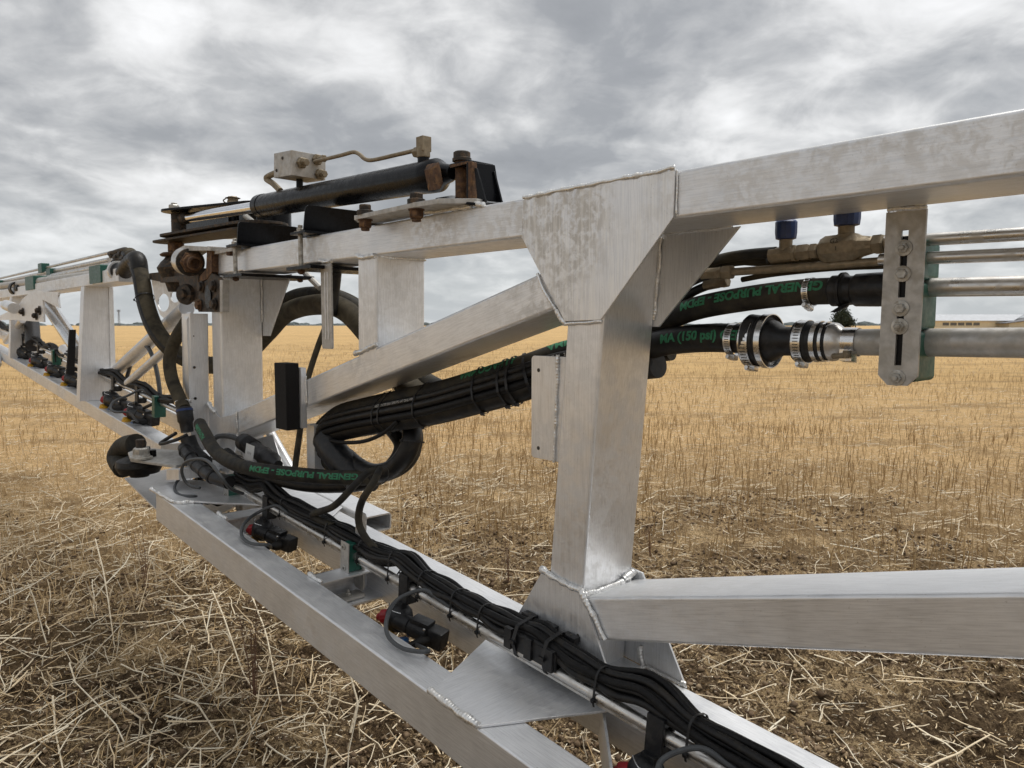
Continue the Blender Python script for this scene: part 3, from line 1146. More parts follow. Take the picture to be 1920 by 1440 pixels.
# one tree between the pipes, beyond the field
tw = (155.0, 350.0)
t = thing('distant_tree', 'dark green tree seen under the hose between the pipe fittings', 'tree', back((tw[0], tw[1], 0))[0])
m_ = MB()
m_.sweep(back([(tw[0], tw[1], -0.5), (tw[0] + 0.1, tw[1], 3.0), (tw[0], tw[1], 7.0)]), [0.35, 0.25, 0.12], 8)
m_.build('trunk', 'bark', t)
leafy('far_leaf', tw[0], tw[1], 0.4, 5.0, 5.0, 6000, 0.36, 5, t)

# field barns behind the pipes at the right
bx0, by = 222.0, 400.0
t = thing('barn', 'long cream farm building with a row of windows under a grey roof', 'building', back((bx0 + 25, by, 0))[0])
m_ = MB()
wbox(m_, bx0 - 6, bx0 + 43, by, by + 20, -0.5, 3.6)
m_.build('wall', 'cream_wall', t)
m_ = MB()
m_.prism(back([(bx0 - 7, by - 1, 3.5), (bx0 - 7, by - 1, 3.8), (bx0 + 6, by + 10, 7.2), (bx0 + 6, by + 10, 6.9)]), back((52, 0, 0))[0] - back((0, 0, 0))[0])
m_.build('roof', 'roof_grey', t)
for k in range(5):
    m_ = MB()
    x = bx0 + 8 + k * 4.1
    wbox(m_, x, x + 3.3, by - 0.12, by + 0.05, 1.2, 2.7)
    m_.build('window', 'glass_dark', t)
t = thing('barn', 'pale gabled shed with a grey roof beside the cream building', 'building', back((bx0 + 60, by, 0))[0])
m_ = MB()
m_.prism(back([(bx0 + 38, by - 8, -0.5), (bx0 + 90, by - 8, -0.5), (bx0 + 90, by - 8, 3.4), (bx0 + 64, by - 8, 5.7), (bx0 + 38, by - 8, 2.3)]), back((0, 20, 0))[0] - back((0, 0, 0))[0])
m_.build('wall', 'cream_sheet', t)
m_ = MB()
m_.prism(back([(bx0 + 36, by - 9, 2.2), (bx0 + 64, by - 9, 5.8), (bx0 + 64, by - 9, 6.1), (bx0 + 36, by - 9, 2.5)]), back((0, 22, 0))[0] - back((0, 0, 0))[0])
m_.prism(back([(bx0 + 64, by - 9, 5.8), (bx0 + 92, by - 9, 3.2), (bx0 + 92, by - 9, 3.5), (bx0 + 64, by - 9, 6.1)]), back((0, 22, 0))[0] - back((0, 0, 0))[0])
m_.build('roof', 'trim_grey', t)

# hedge and woods along the horizon
g = np.random.default_rng(3)
m_ = MB()
for i in range(620):
    a = R(g.uniform(-46, 46))
    d = g.uniform(1300, 1700)
    if a > R(8) and g.random() < 0.55:
        continue
    hgt = g.uniform(3, 8.5) * (0.6 + 0.8 * mnoise.noise(Vector((a * 14, 0.3, 0))) ** 2 * 3)
    c = np.array([math.sin(a) * d, math.cos(a) * d, 0])
    m_.ball(back(c)[0], 1.0, (g.uniform(9, 22), g.uniform(6, 12), max(2.5, hgt)), 8)
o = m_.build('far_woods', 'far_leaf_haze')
tag(o, 'thin dark line of far woods and hedges along the horizon', 'woods', kind='stuff')

t = thing('lattice_mast', 'slender lattice mast on the horizon left of the drooping black hose', 'mast', back((-472.0, 900.0, 0))[0])
m_ = MB()
for dx, dy in ((-1, -1), (1, -1), (1, 1), (-1, 1)):
    m_.cyl(back((-472 + dx, 900 + dy, 0))[0], back((-472 + dx * 0.4, 900 + dy * 0.4, 19))[0], 0.16, 5)
for k in range(9):
    z = k * 2.1
    w = 1 - 0.6 * z / 19
    s_ = 1 if k % 2 else -1
    m_.cyl(back((-472 - w * s_, 899.2, z))[0], back((-472 + w * s_, 899.2, z + 2.1))[0], 0.12, 4)
m_.build('lattice', 'trim_grey', t)
m_ = MB()
for dx in (-1.6, 0, 1.6):
    m_.cyl(back((-472 + dx, 900, 17.0))[0], back((-472 + dx, 900, 19.8))[0], 0.35, 6)
m_.build('antenna', 'trim_grey', t)


# ------------------------------------------------------------ near boom section: one welded frame
N0, N1 = 1.29, 1.48
SH = 3.10                                       # hinge end
frame = thing('truss_section', 'welded silver aluminium truss section with box posts and gussets filling the foreground', 'boom frame', low(1.13, 1.38))
MB().beam((-2.2, 1.385, 1.8135), (3.02, 1.385, 1.8135), (0, 0.095, 0), (0, 0, 0.0485), 0.008).build('upper_chord', 'alu_s', frame)


def cut(px0, z0, z1, smid, lean=-0.088):
    return smid + lean * (z1 - z0)


# near post, square to the lower chord
PL = 0.088


def post_s(z):
    return 1.094 + PL * (1.561 - z)


def post(sc, zlo, zhi, hw, n0, n1, lean, mat='alu_z', name='post', wall=None, z_ref=1.56):
    p0 = V(sc + lean * (z_ref - zlo), (n0 + n1) / 2, zlo)
    p1 = V(sc + lean * (z_ref - zhi), (n0 + n1) / 2, zhi)
    return MB().beam(p0, p1, (hw, 0, 0), (0, (n1 - n0) / 2, 0), 0.009, wall=wall).build(name, mat, frame)


post(1.149, 0.69, 1.766, 0.055, N0, N1, PL)
# upper gusset sheets, front (proud of the post) and rear
GU = [(0.902, 1.862), (0.905, 1.767), (1.094, 1.561), (1.204, 1.558), (1.349, 1.763), (1.345, 1.858)]
MB().prism([(s, N0 - 0.0075, z) for s, z in GU], (0, 0.0065, 0)).build('gusset_plate', 'alu_drip', frame, 0.0012)
GR = [(0.87, 1.764), (1.081, 1.545), (1.215, 1.545), (1.38, 1.764)]
MB().prism([(s, N1 + 0.001, z) for s, z in GR], (0, 0.0065, 0)).build('gusset_plate', 'alu_z', frame, 0.0012)
weld([(0.902, N0 - 0.006, 1.8645), (1.12, N0 - 0.006, 1.863), (1.347, N0 - 0.006, 1.860)], 0.0062, frame)
weld([(1.094, N0 - 0.001, 1.556), (1.15, N0 - 0.003, 1.555), (1.206, N0 - 0.001, 1.553)], 0.0055, frame)
weld([(1.352, N0 - 0.003, 1.76), (1.352, N0 - 0.003, 1.80), (1.349, N0 - 0.003, 1.857)], 0.0022, frame)
weld([(0.900, N0 - 0.003, 1.772), (0.900, N0 - 0.003, 1.80), (0.900, N0 - 0.003, 1.862)], 0.0022, frame)
weld([(post_s(1.755) - 0.002, N1 - 0.004, 1.755), (post_s(1.66) - 0.002, N1 - 0.004, 1.66), (post_s(1.56) - 0.002, N1 - 0.004, 1.56)], 0.006, frame)
weld([(0.885, N1 - 0.003, 1.764), (0.97, N1 - 0.003, 1.764), (1.07, N1 - 0.003, 1.764)], 0.005, frame)

# middle post and hanging slotted strap
post(2.078, 1.44, 1.766, 0.055, N0, N1, 0.02, z_ref=1.6)
weld([(2.135, N0, 1.768), (2.09, N0 - 0.003, 1.765), (2.02, N0 - 0.001, 1.767)], 0.0085, frame)
weld([(2.016, N0 + 0.01, 1.765), (2.016, 1.38, 1.763), (2.016, N1, 1.763)], 0.005, frame)
weld([(2.15, N0 - 0.001, 1.452), (2.09, N0 - 0.002, 1.470), (2.02, N0 - 0.001, 1.488)], 0.0085, frame)
st = MB()
st.rbox(V(2.335, 1.292, 1.615), (0.036, 0, 0), (0, 0, 0.148), (0, 0.003, 0), 0.008)
o = st.build('strap', 'galvanised_plate', frame, 0.0008)
m_ = MB()
m_.bx(2.322, 2.326, 1.2876, 1.2892, 1.50, 1.73)
m_.bx(2.340, 2.344, 1.2876, 1.2892, 1.50, 1.73)
m_.build('ridge', 'alu_z', o)
weld([(2.375, N0, 1.768), (2.335, N0 - 0.002, 1.766), (2.295, N0, 1.768)], 0.008, frame)

# diagonal brace from the near post's head down to the hinge post
a0, a1 = V(1.20, 1.385, 1.650), V(3.30, 1.385, 1.085)
dd = nrm(a1 - a0)
uu = nrm(np.cross(dd, EN))
MB().beam(a0, a1, uu * 0.0485, (0, 0.094, 0), 0.008).build('diagonal_brace', 'alu_brace', frame)
weld([(1.300, N0 - 0.002, 1.674), (1.27, N0 - 0.005, 1.625), (1.235, N0 - 0.002, 1.585)], 0.0045, frame)
weld([(1.235, N0 - 0.002, 1.583), (1.222, N0, 1.566), (1.205, N0, 1.552)], 0.007, frame)
weld([(3.115, N0 - 0.002, 1.182), (3.115, N0 - 0.004, 1.13), (3.115, N0 - 0.002, 1.083)], 0.0045, frame)

# rubber rest pad on a tab at the brace
MB().bx(2.492, 2.590, 1.268, N0 - 0.001, 1.175, 1.395).build('tab_plate', 'alu_z', frame, 0.001)
MB().bx(2.503, 2.595, 1.215, 1.267, 1.170, 1.412).build('foam_pad', 'foam_black', frame, 0.003)
weld([(2.49, N0 - 0.002, 1.365), (2.49, N0 - 0.004, 1.31), (2.49, N0 - 0.002, 1.265)], 0.004, frame)
MB().bx(2.50, 2.56, 1.32, 1.36, 0.98, 1.18).build('tab_plate', 'alu_z', frame, 0.001)

# hinge post with a bolted end
hp = MB().beam(V(3.335, 1.385, 0.86), V(3.315, 1.385, 1.764), (0.053, 0, 0), (0, 0.095, 0), 0.009).build('hinge_post', 'alu_z', frame)
MB().prism([(3.27, N1 + 0.001, 1.764), (2.98, N1 + 0.001, 1.764), (3.20, N1 + 0.001, 1.50), (3.27, N1 + 0.001, 1.50)], (0, 0.006, 0)).build('gusset_plate', 'alu_z', frame, 0.001)
weld([(3.255, N1 - 0.004, 1.755), (3.258, N1 - 0.004, 1.66), (3.262, N1 - 0.004, 1.56)], 0.005, frame)
MB().prism([(3.42, N0 - 0.007, 1.19), (3.30, N0 - 0.007, 1.14), (3.118, N0 - 0.007, 1.17), (3.118, N0 - 0.007, 1.05), (3.22, N0 - 0.007, 0.90), (3.42, N0 - 0.007, 0.90)], (0, 0.006, 0)).build('gusset_plate', 'alu_z', frame, 0.001)
weld([(3.42, N0 - 0.004, 1.19), (3.38, N0 - 0.006, 1.17), (3.35, N0 - 0.004, 1.155)], 0.012, frame)
# end plate with bolts at the top of the hinge post
MB().bx(3.02, 3.24, 1.262, 1.287, 1.852, 1.866).build('top_plate', 'galvanised_plate', frame, 0.001)
MB().beam(V(3.02, 1.385, 1.8135), V(3.30, 1.385, 1.8135), (0, 0.095, 0), (0, 0, 0.045), 0.008).build('chord_end', 'alu_s', frame)

# tab with two holes on the near post
tb = MB()
tb.rbox(V(1.293, 1.340, 1.34), (0.078, 0, 0), (0, 0, 0.1315), (0, 0.0025, 0), 0.010)
tb = tb.build('tab_plate', 'alu_z', frame, 0.0008)
for z in (1.435, 1.235):
    MB().lathe((1.345, 1.3368, z), (0, 1, 0), [(0, 0.005), (0.0008, 0.005)], 16).build('hole', 'ink_dark', tb)
weld([(1.275, 1.335, 1.475), (1.280, 1.335, 1.34), (1.288, 1.335, 1.205)], 0.005, frame)

# lower front and rear beams
def lowbeam(s0, s1, n0, n1, h, name, mat='alu_low', parent=frame, wall=None):
    c = (n0 + n1) / 2
    return MB().beam(low(s0, c) - LOWUP * h / 2, low(s1, c) - LOWUP * h / 2, (0, (n1 - n0) / 2, 0), LOWUP * h / 2, 0.006, wall=wall).build(name, mat, parent)


lowbeam(-2.0, SH + 0.11, 0.980, 1.078, 0.118, 'lower_front_beam', wall=0.005)
lowbeam(-2.0, SH + 0.15, 1.29, 1.48, 0.105, 'lower_rear_beam')
# foot gussets of the near post
GF = [(1.276, 0.941), (1.144, 0.922), (1.030, 0.690), (1.425, 0.720), (1.363, 0.807)]
MB().prism([(s, N0 - 0.0075, z) for s, z in GF], (0, 0.0065, 0)).build('gusset_plate', 'alu_z', frame, 0.0012)
GF2 = [(1.31, 0.95), (1.120, 0.93), (0.985, 0.679), (1.45, 0.722)]
MB().prism([(s, N1 + 0.001, z) for s, z in GF2], (0, 0.0065, 0)).build('gusset_plate', 'alu_z', frame, 0.0012)
MB().lathe((1.155, N0 - 0.0079, 0.815), (0, 1, 0), [(0, 0.0045), (0.0006, 0.0045)], 12).build('hole', 'ink_dark', frame)
weld([(1.282, N0 - 0.004, 0.944), (1.21, N0 - 0.007, 0.932), (1.140, N0 - 0.004, 0.925)], 0.0085, frame)
weld([(1.148, N0 - 0.006, 0.925), (1.11, N0 - 0.008, 0.88), (1.072, N0 - 0.005, 0.83)], 0.0075, frame)
weld([(1.146, N0 + 0.004, 0.912), (1.144, 1.38, 0.913), (1.143, N1 - 0.02, 0.914)], 0.0075, frame)
weld([(1.142, N1 - 0.045, 0.917), (1.141, N1 - 0.02, 0.922), (1.141, N1 - 0.002, 0.935)], 0.0105, frame)
weld([low(1.13, N0, 0.004), low(1.115, 1.40, 0.004), low(1.10, N1 - 0.006, 0.005)], 0.006, frame)
weld([low(1.10, N1 - 0.004, 0.004), low(1.05, N1 - 0.003, 0.005), low(0.99, N1 - 0.002, 0.004)], 0.005, frame)
weld([low(1.12, N1 - 0.004, 0.05), low(1.115, N1 - 0.004, 0.02), low(1.11, N1 - 0.004, 0.002)], 0.0075, frame)
weld([low(1.0, N1 + 0.0, 0.004), low(0.985, N1 + 0.004, 0.004)], 0.007, frame)

# strut running right from the foot of the near post
b0, b1 = V(1.148, 1.385, 0.856), V(-1.848, 1.385, 1.700)
dd = nrm(b1 - b0)
uu = nrm(np.cross(dd, EN))
MB().beam(b0, b1, uu * 0.050, (0, 0.094, 0), 0.008).build('strut', 'alu_strut', frame)

# broad web sheet from the front beam to the rear beam
PW = [(1.328, 0.976), (1.165, 0.976), (1.011, 1.289), (1.464, 1.289)]
MB().prism([low(s, n, 0.001) for s, n in PW], LOWUP * 0.006).build('web_plate', 'alu_n', frame, 0.0012)
weld([low(1.335, 0.981, 0.006), low(1.25, 0.979, 0.007), low(1.165, 0.980, 0.006)], 0.0095, frame)

# cross rungs: channel with a slotted foot flange
def rung(s, n0=1.078, n1=1.29, w=0.075, h=0.092):
    m = MB()
    c0, c1 = low(s, n0, -0.002), low(s, n1, -0.002)
    hl = LOWDIR * w / 2
    m.prism([c0 - hl, c0 + hl, c0 + hl - LOWUP * 0.006, c0 - hl - LOWUP * 0.006], c1 - c0)            # top flange
    m.prism([c0 + hl, c0 + hl - LOWDIR * 0.006, c0 + hl - LOWDIR * 0.006 - LOWUP * h, c0 + hl - LOWUP * h], c1 - c0)   # web
    r = m.build('cross_member', 'alu_n', frame, 0.0008)
    m = MB()
    for d0, d1 in ((-0.060, -0.006), (0.006, w / 2)):
        p = c0 + LOWDIR * 0
        m.prism([p + LOWDIR * d0 - LOWUP * h, p + LOWDIR * d1 - LOWUP * h, p + LOWDIR * d1 - LOWUP * (h - 0.006), p + LOWDIR * d0 - LOWUP * (h - 0.006)], c1 - c0)
    k0, k1 = low(s, n0 + 0.01), low(s, n1 - 0.035)
    for a in (n0, n1 - 0.035):
        q = low(s, a, -0.002)
        m.prism([q - LOWDIR * 0.006 - LOWUP * h, q + LOWDIR * 0.006 - LOWUP * h, q + LOWDIR * 0.006 - LOWUP * (h - 0.006), q - LOWDIR * 0.006 - LOWUP * (h - 0.006)], (0, 0.035, 0))
    m.build('slotted_flange', 'alu_n', r)
    weld([low(s + w / 2, n0 + 0.004, 0.003), low(s, n0 + 0.002, 0.004), low(s - w / 2, n0 + 0.004, 0.003)], 0.0075, frame)
    return r


rung(2.06)
rung(2.78)
rung(0.62)
MB().box(low(0.985, 1.185, -0.055), LOWDIR * 0.10 + V(0, 0.1, 0), LOWUP * 0.045, V(0.002, -0.002, 0)).build('web_stiffener', 'alu_n', frame)

# corner sheet at the hinge end and open channel on the rear beam
CP = [(3.30, 1.02), (3.30, 1.14), (3.16, 1.29), (2.78, 1.29), (2.92, 1.12), (2.985, 1.06), (3.02, 0.985), (3.24, 0.965), (3.285, 0.985)]
MB().prism([low(s, n, 0.003) for s, n in CP], LOWUP * 0.008).build('corner_plate', 'alu_n', frame, 0.0015)
weld([low(3.25, 0.975, 0.006), low(3.12, 0.981, 0.008), low(3.03, 0.992, 0.006), low(2.99, 1.055, 0.006)], 0.0085, frame)
MB().prism([low(s, n, 0.003) for s, n in [(3.2, 1.29), (2.50, 1.29), (2.50, 1.36), (2.62, 1.50), (3.2, 1.50)]], LOWUP * 0.006).build('corner_plate', 'alu_n', frame, 0.0015)
MB().beam(low(2.47, 1.57, -0.03), low(3.25, 1.57, -0.03), (0, 0.062, 0), LOWUP * 0.035, 0.014, wall=0.006).build('hinge_channel', 'alu_s', frame)
# lower apron under the beam end
MB().prism([(3.935, 1.058, 0.803), (4.014, 1.328, 0.81), (3.227, 1.311, 0.746), (3.008, 1.014, 0.728), (3.452, 1.031, 0.764)], -LOWUP * 0.008).build('apron_plate', 'alu_n', frame, 0.001)
# thin brace tube and sheet at the hinge post foot
MB().cyl((3.288, 1.497, 1.08), (3.005, 1.508, 0.86), 0.022, 16).build('brace_tube', 'alu_s', frame)
MB().prism([(3.112, 1.44, 1.067), (3.015, 1.44, 0.938), (3.807, 1.44, 0.744), (3.654, 1.44, 0.942)], (0, 0.006, 0)).build('foot_gusset', 'alu_z', frame, 0.001)

# slotted hanger plate under the chord at the right
hs0, hs1 = 0.402, 0.470
hgr = thing('pipe_hanger', 'slotted grey steel hanger plate with five bolts holding the pipes below the beam', 'bracket', (0.524, 1.462, 1.757))
nh = 1.462
Tl, Tr, Bl, Br = (0.555, 1.462, 1.762), (0.491, 1.462, 1.76), (0.564, 1.462, 1.477), (0.497, 1.462, 1.462)
lt = np.array(Tl)
hz0, hz1 = 1.757, 1.438
sl0, sl1 = float((0.559, 1.462, 1.756)[0]), float((0.49, 1.462, 1.748)[0])
lean = (float((0.563, 1.462, 1.469)[0]) - sl0) / (hz0 - hz1)


def hp_(u, z):                                   # u = 0 at the left edge, 1 at the right
    return V(sl0 + (sl1 - sl0) * u + lean * (hz0 - z), nh, z)


m_ = MB()
for u0, u1 in ((0.0, 0.41), (0.59, 1.0)):
    cz = 0.018
    if u0 == 0:
        pts = [hp_(0, hz0), hp_(u1, hz0), hp_(u1, hz1), hp_(0.25, hz1), hp_(0, hz1 + cz)]
    else:
        pts = [hp_(u0, hz0), hp_(1, hz0), hp_(1, hz1 + cz), hp_(0.75, hz1), hp_(u0, hz1)]
    m_.prism(pts, (0, 0.007, 0))
for z0, z1 in ((hz0, 1.722), (1.475, hz1), (1.600, 1.578)):
    m_.prism([hp_(0.41, z0), hp_(0.59, z0), hp_(0.59, z1), hp_(0.41, z1)], (0, 0.007, 0))
m_.build('slotted_plate', 'galvanised_plate', hgr)
m_ = MB(); m_.prism([hp_(0.36, 1.712) + V(0, 0.0072, 0), hp_(0.64, 1.712) + V(0, 0.0072, 0), hp_(0.64, 1.462) + V(0, 0.0072, 0), hp_(0.36, 1.462) + V(0, 0.0072, 0)], (0, 0.002, 0)); m_.build('slot_shade_strip', 'black_paint', hgr)  # added black strip: paints in the shade seen through the slot
for z, nut in ((1.690, 1), (1.643, 0), (1.580, 0), (1.547, 1), (1.452, 1)):
    bolt(hp_(0.5, z) - V(0, 0.0005, 0), (0, -1, 0), 0.0085, hgr, 'zinc_steel', True, 0.7 if nut else 0.0, name='bolt')
weld([hp_(0.02, 1.760), hp_(0.5, 1.761), hp_(1.0, 1.760)], 0.005, hgr)
for z0, z1, n1_ in ((1.705, 1.632, 1.548), (1.628, 1.540, 1.545), (1.538, 1.444, 1.555)):
    m_ = MB()
    c = hp_(0.52, (z0 + z1) / 2)
    m_.rbox(c + V(0, 0.0095 + (n1_ - nh) / 2, 0), (0.028, 0, 0), (0, 0, (z0 - z1) / 2), (0, (n1_ - nh) / 2, 0), 0.009)
    m_.build('clamp_block', 'plastic_green', hgr)


# ------------------------------------------------------------ hydraulic cylinder on top of the chord
CR, CL = V(*(1.809, 1.345, 1.985)), V(*(3.121, 1.42, 2.057))      # barrel axis, right and left end
RODEND = V(*(3.965, 1.4, 2.092))
cyl = thing('hydraulic_cylinder', 'black hydraulic cylinder with a bright chrome rod lying above the truss', 'hydraulic cylinder', (CR + CL) / 2)
ax = nrm(CL - CR)
CRAD = 0.0475
LB = np.linalg.norm(CL - CR)
MB().lathe(CR, ax, [(0, CRAD * 0.7), (0.003, CRAD), (LB - 0.055, CRAD), (LB - 0.054, CRAD + 0.002), (LB - 0.002, CRAD + 0.002), (LB, CRAD - 0.004), (LB, 0.02)], 40).build('barrel', 'black_paint', cyl)
MB().cyl(CL, RODEND, 0.0240, 28).build('rod', 'chrome_rod', cyl)
MB().lathe(CR + ax * 0.01, -ax, [(0, CRAD + 0.001), (0.05, CRAD + 0.001), (0.062, CRAD * 0.85), (0.085, 0.030), (0.11, 0.026), (0.13, 0.02)], 32).build('end_cap', 'black_paint', cyl)
MB().box(CR - ax * 0.075 + V(0, -0.038, -0.012), ax * 0.032, V(0.0, 0.006, 0.01), V(0.004, -0.004, 0.03)).build('rust_patch', 'rusty_steel', cyl, 0.004)
ek = RODEND + ax * 0.0
MB().lathe(ek - ax * 0.05, ax, [(0, 0.021), (0.01, 0.030), (0.06, 0.032), (0.10, 0.028)], 20).build('rod_eye', 'dark_dirty_steel', cyl)
# upright port at the rod-less end with elbow and hard tube
PB = V(*(1.84, 1.345, 2.033)); PT = V(*(1.836, 1.345, 2.096))
m_ = MB(); m_.cyl(PB - V(0, 0, 0.02), PB + V(0, 0, 0.012), 0.0175, 20); m_.build('port', 'black_paint', cyl)
m_ = MB()
m_.hexa(PB + V(0, 0, 0.011), EZ, 0.022, 0.03)
m_.box((PB + PT) / 2 + V(0, 0, 0.018), ES * 0.017, EN * 0.016, EZ * 0.022)
m_.hexa((PB + PT) / 2 + V(0.012, 0, 0.0), ax, 0.0165, 0.035)
m_.build('elbow_fitting', 'dirty_brass', cyl, 0.0015)
tp = [(1.891, 1.345, 2.073), (1.976, 1.345, 2.076), (2.138, 1.345, 2.084), (2.193, 1.345, 2.111), (2.23, 1.345, 2.126), (2.322, 1.35, 2.131), (2.461, 1.37, 2.144), (2.603, 1.4, 2.161)]
MB().sweep(spline(tp, 0.008), 0.0066, 12).build('hard_tube', 'dirty_brass', cyl)
# valve block on the barrel
vb = thing('valve_block', 'grubby silver aluminium valve block with hydraulic fittings on the black cylinder', 'valve block', (2.775, 1.4, 2.157))
vc = V(*(2.712, 1.395, 2.157))
ua, ub_ = nrm(V(1, -0.05, 0.06)), nrm(V(0.05, 1, 0.0))
ub_ = nrm(ub_ - ua * (ub_ @ ua)); uc = np.cross(ua, ub_); uc = uc if uc[2] > 0 else -uc
MB().box(vc, ua * 0.068, ub_ * 0.072, uc * 0.046).build('block_body', 'galvanised_plate', vb, 0.002)
MB().cyl(vc - uc * 0.09, vc - uc * 0.036, 0.013, 14).build('mount', 'black_paint', vb)
for (a, b, c) in ((0.045, -0.072, -0.02), (0.0, -0.072, 0.022)):
    q = vc + ua * a + ub_ * b + uc * c
    MB().cyl(q, q - ub_ * 0.003, 0.006, 12).build('plug', 'dark_dirty_steel', vb)
for (a, b, c, L_) in ((-0.068, -0.034, 0.004, 0.03), (-0.068, 0.032, 0.026, 0.045), (-0.068, 0.044, -0.028, 0.03)):
    q = vc + ua * a + ub_ * b + uc * c
    m_ = MB(); m_.hexa(q, -ua, 0.021, 0.016); m_.cyl(q - ua * 0.012, q - ua * L_, 0.0105, 14); m_.hexa(q - ua * L_, -ua, 0.014, 0.012)
    m_.build('fitting', 'dirty_brass', vb, angle=25)
q = vc + ua * 0.068
m_ = MB(); m_.hexa(q, ua, 0.0145, 0.012); m_.cyl(q + ua * 0.01, q + ua * 0.045, 0.010, 14); m_.ball(q + ua * 0.05, 0.0155, seg=10)
m_.build('fitting', 'dirty_brass', vb)
MB().sweep(spline([q + ua * 0.05, (3.014, 1.4, 2.16), (2.956, 1.4, 2.128), (2.89, 1.4, 2.09)], 0.006), 0.0125, 10).build('fitting', 'dirty_brass', vb)

# clevis bracket carrying the cylinder, bolted on a lug at the chord
cb = thing('clevis_bracket', 'black rust-streaked clevis bracket bolted on top of the beam at the cylinder end', 'bracket', (1.646, 1.37, 1.893))
zt, zb = 1.985, 1.872
s0c, s1c = 1.565, 1.69
def chan(s, n0, n1, z0, z1):
    return None
c0, c1, c2, c3 = (1.679, 1.33, 2.006), (1.584, 1.4, 1.993), (1.56, 1.4, 1.889), (1.628, 1.33, 1.898)
f0, f1 = V(*(1.657, 1.3, 1.988)), V(*(1.576, 1.3, 1.99))
MB().prism([(1.67, 1.31, 1.996), (1.584, 1.31, 1.994), (1.609, 1.42, 2.001), (1.705, 1.44, 2.003)], (0, 0, -0.011)).build('top_plate', 'black_paint', cb, 0.003)
MB().prism([(1.583, 1.305, 1.987), (1.58, 1.4, 1.992), (1.555, 1.4, 1.887), (1.583, 1.305, 1.89)], nrm(V(1, 0, 0)) * 0.009).build('back_plate', 'black_paint', cb, 0.003)
MB().prism([(1.582, 1.303, 1.987), (1.567, 1.303, 1.985), (1.567, 1.303, 1.885), (1.583, 1.303, 1.887)], (0.0, 0.02, 0)).build('rusty_edge', 'rusty_steel', cb, 0.002)
for x0, x1 in ((893, 910), (925, 941)):
    nn = 1.31 if x0 == 893 else 1.38
    if x0 == 893:
        pts = [(1.564, 1.31, 1.968), (1.555, 1.31, 1.967), (1.517, 1.31, 1.873), (1.551, 1.31, 1.878)]
    else:
        pts = [(1.58, 1.385, 1.971), (1.569, 1.385, 1.97), (1.537, 1.385, 1.882), (1.565, 1.385, 1.887)]
    MB().prism(pts, (0.0, 0.006, 0)).build('rib', 'black_paint', cb, 0.001)
MB().prism([(1.67, 1.31, 1.992), (1.589, 1.31, 1.99), (1.584, 1.31, 1.984), (1.665, 1.31, 1.984)], (0, -0.002, 0)).build('rusty_edge', 'rusty_steel', cb)
px_ = V(*(1.659, 1.345, 2.009))
m_ = MB(); m_.lathe(px_, EZ, [(-0.004, 0.027), (0.004, 0.027), (0.006, 0.024), (0.020, 0.024), (0.023, 0.020)], 24); m_.build('pin_head', 'dark_dirty_steel', cb)
m_ = MB(); m_.cyl(px_ - V(0, 0, 0.12), px_, 0.019, 20); m_.build('pin', 'rusty_steel', cb)
MB().prism([(1.638, 1.235, 1.89), (1.601, 1.235, 1.883), (1.517, 1.29, 1.868), (1.551, 1.4, 1.882), (1.693, 1.44, 1.925), (1.692, 1.33, 1.915)], (0, 0, -0.008)).build('base_plate', 'black_paint', cb, 0.002)
lug = MB().prism([(1.799, 1.235, 1.867), (1.771, 1.23, 1.872), (1.621, 1.22, 1.872), (1.538, 1.235, 1.867), (1.483, 1.288, 1.861), (1.504, 1.288, 1.855), (1.564, 1.26, 1.856), (1.594, 1.235, 1.858), (1.641, 1.235, 1.862), (1.786, 1.235, 1.853)], (0, 0.05, 0))
# aluminium lug plate (part of the bracket bolted joint)
MB().prism([(2.02, 1.215, 1.868), (1.70, 1.205, 1.868), (1.60, 1.215, 1.868), (1.53, 1.289, 1.868), (1.53, 1.32, 1.868), (2.03, 1.32, 1.868), (2.06, 1.25, 1.868)], (0, 0, 0.014)).build('lug_plate', 'galvanised_plate', cb, 0.0015)
for (bxx, byy) in ((1.985, 1.232), (1.715, 1.228)):
    q = V(bxx, byy, 1.882)
    m_ = MB(); m_.lathe(q, EZ, [(0, 0.025), (0.012, 0.025), (0.014, 0.021)], 20); m_.hexa(q + EZ * 0.012, EZ, 0.020, 0.018)
    m_.build('bolt', 'dark_dirty_steel', cb, angle=25)
    m_ = MB(); q2 = q - EZ * 0.014; m_.lathe(q2, -EZ, [(0, 0.023), (0.003, 0.023)], 20); m_.hexa(q2 - EZ * 0.003, -EZ, 0.021, 0.022); m_.cyl(q2 - EZ * 0.024, q2 - EZ * 0.034, 0.013, 12)
    m_.build('nut', 'rusty_steel', cb, angle=25)
weld([(1.62, 1.285, 1.872), (1.56, 1.288, 1.874), (1.53, 1.29, 1.868), (1.50, 1.29, 1.862)], 0.008, cb)
weld([(1.75, 1.287, 1.868), (1.65, 1.287, 1.866), (1.55, 1.289, 1.862)], 0.007, cb)

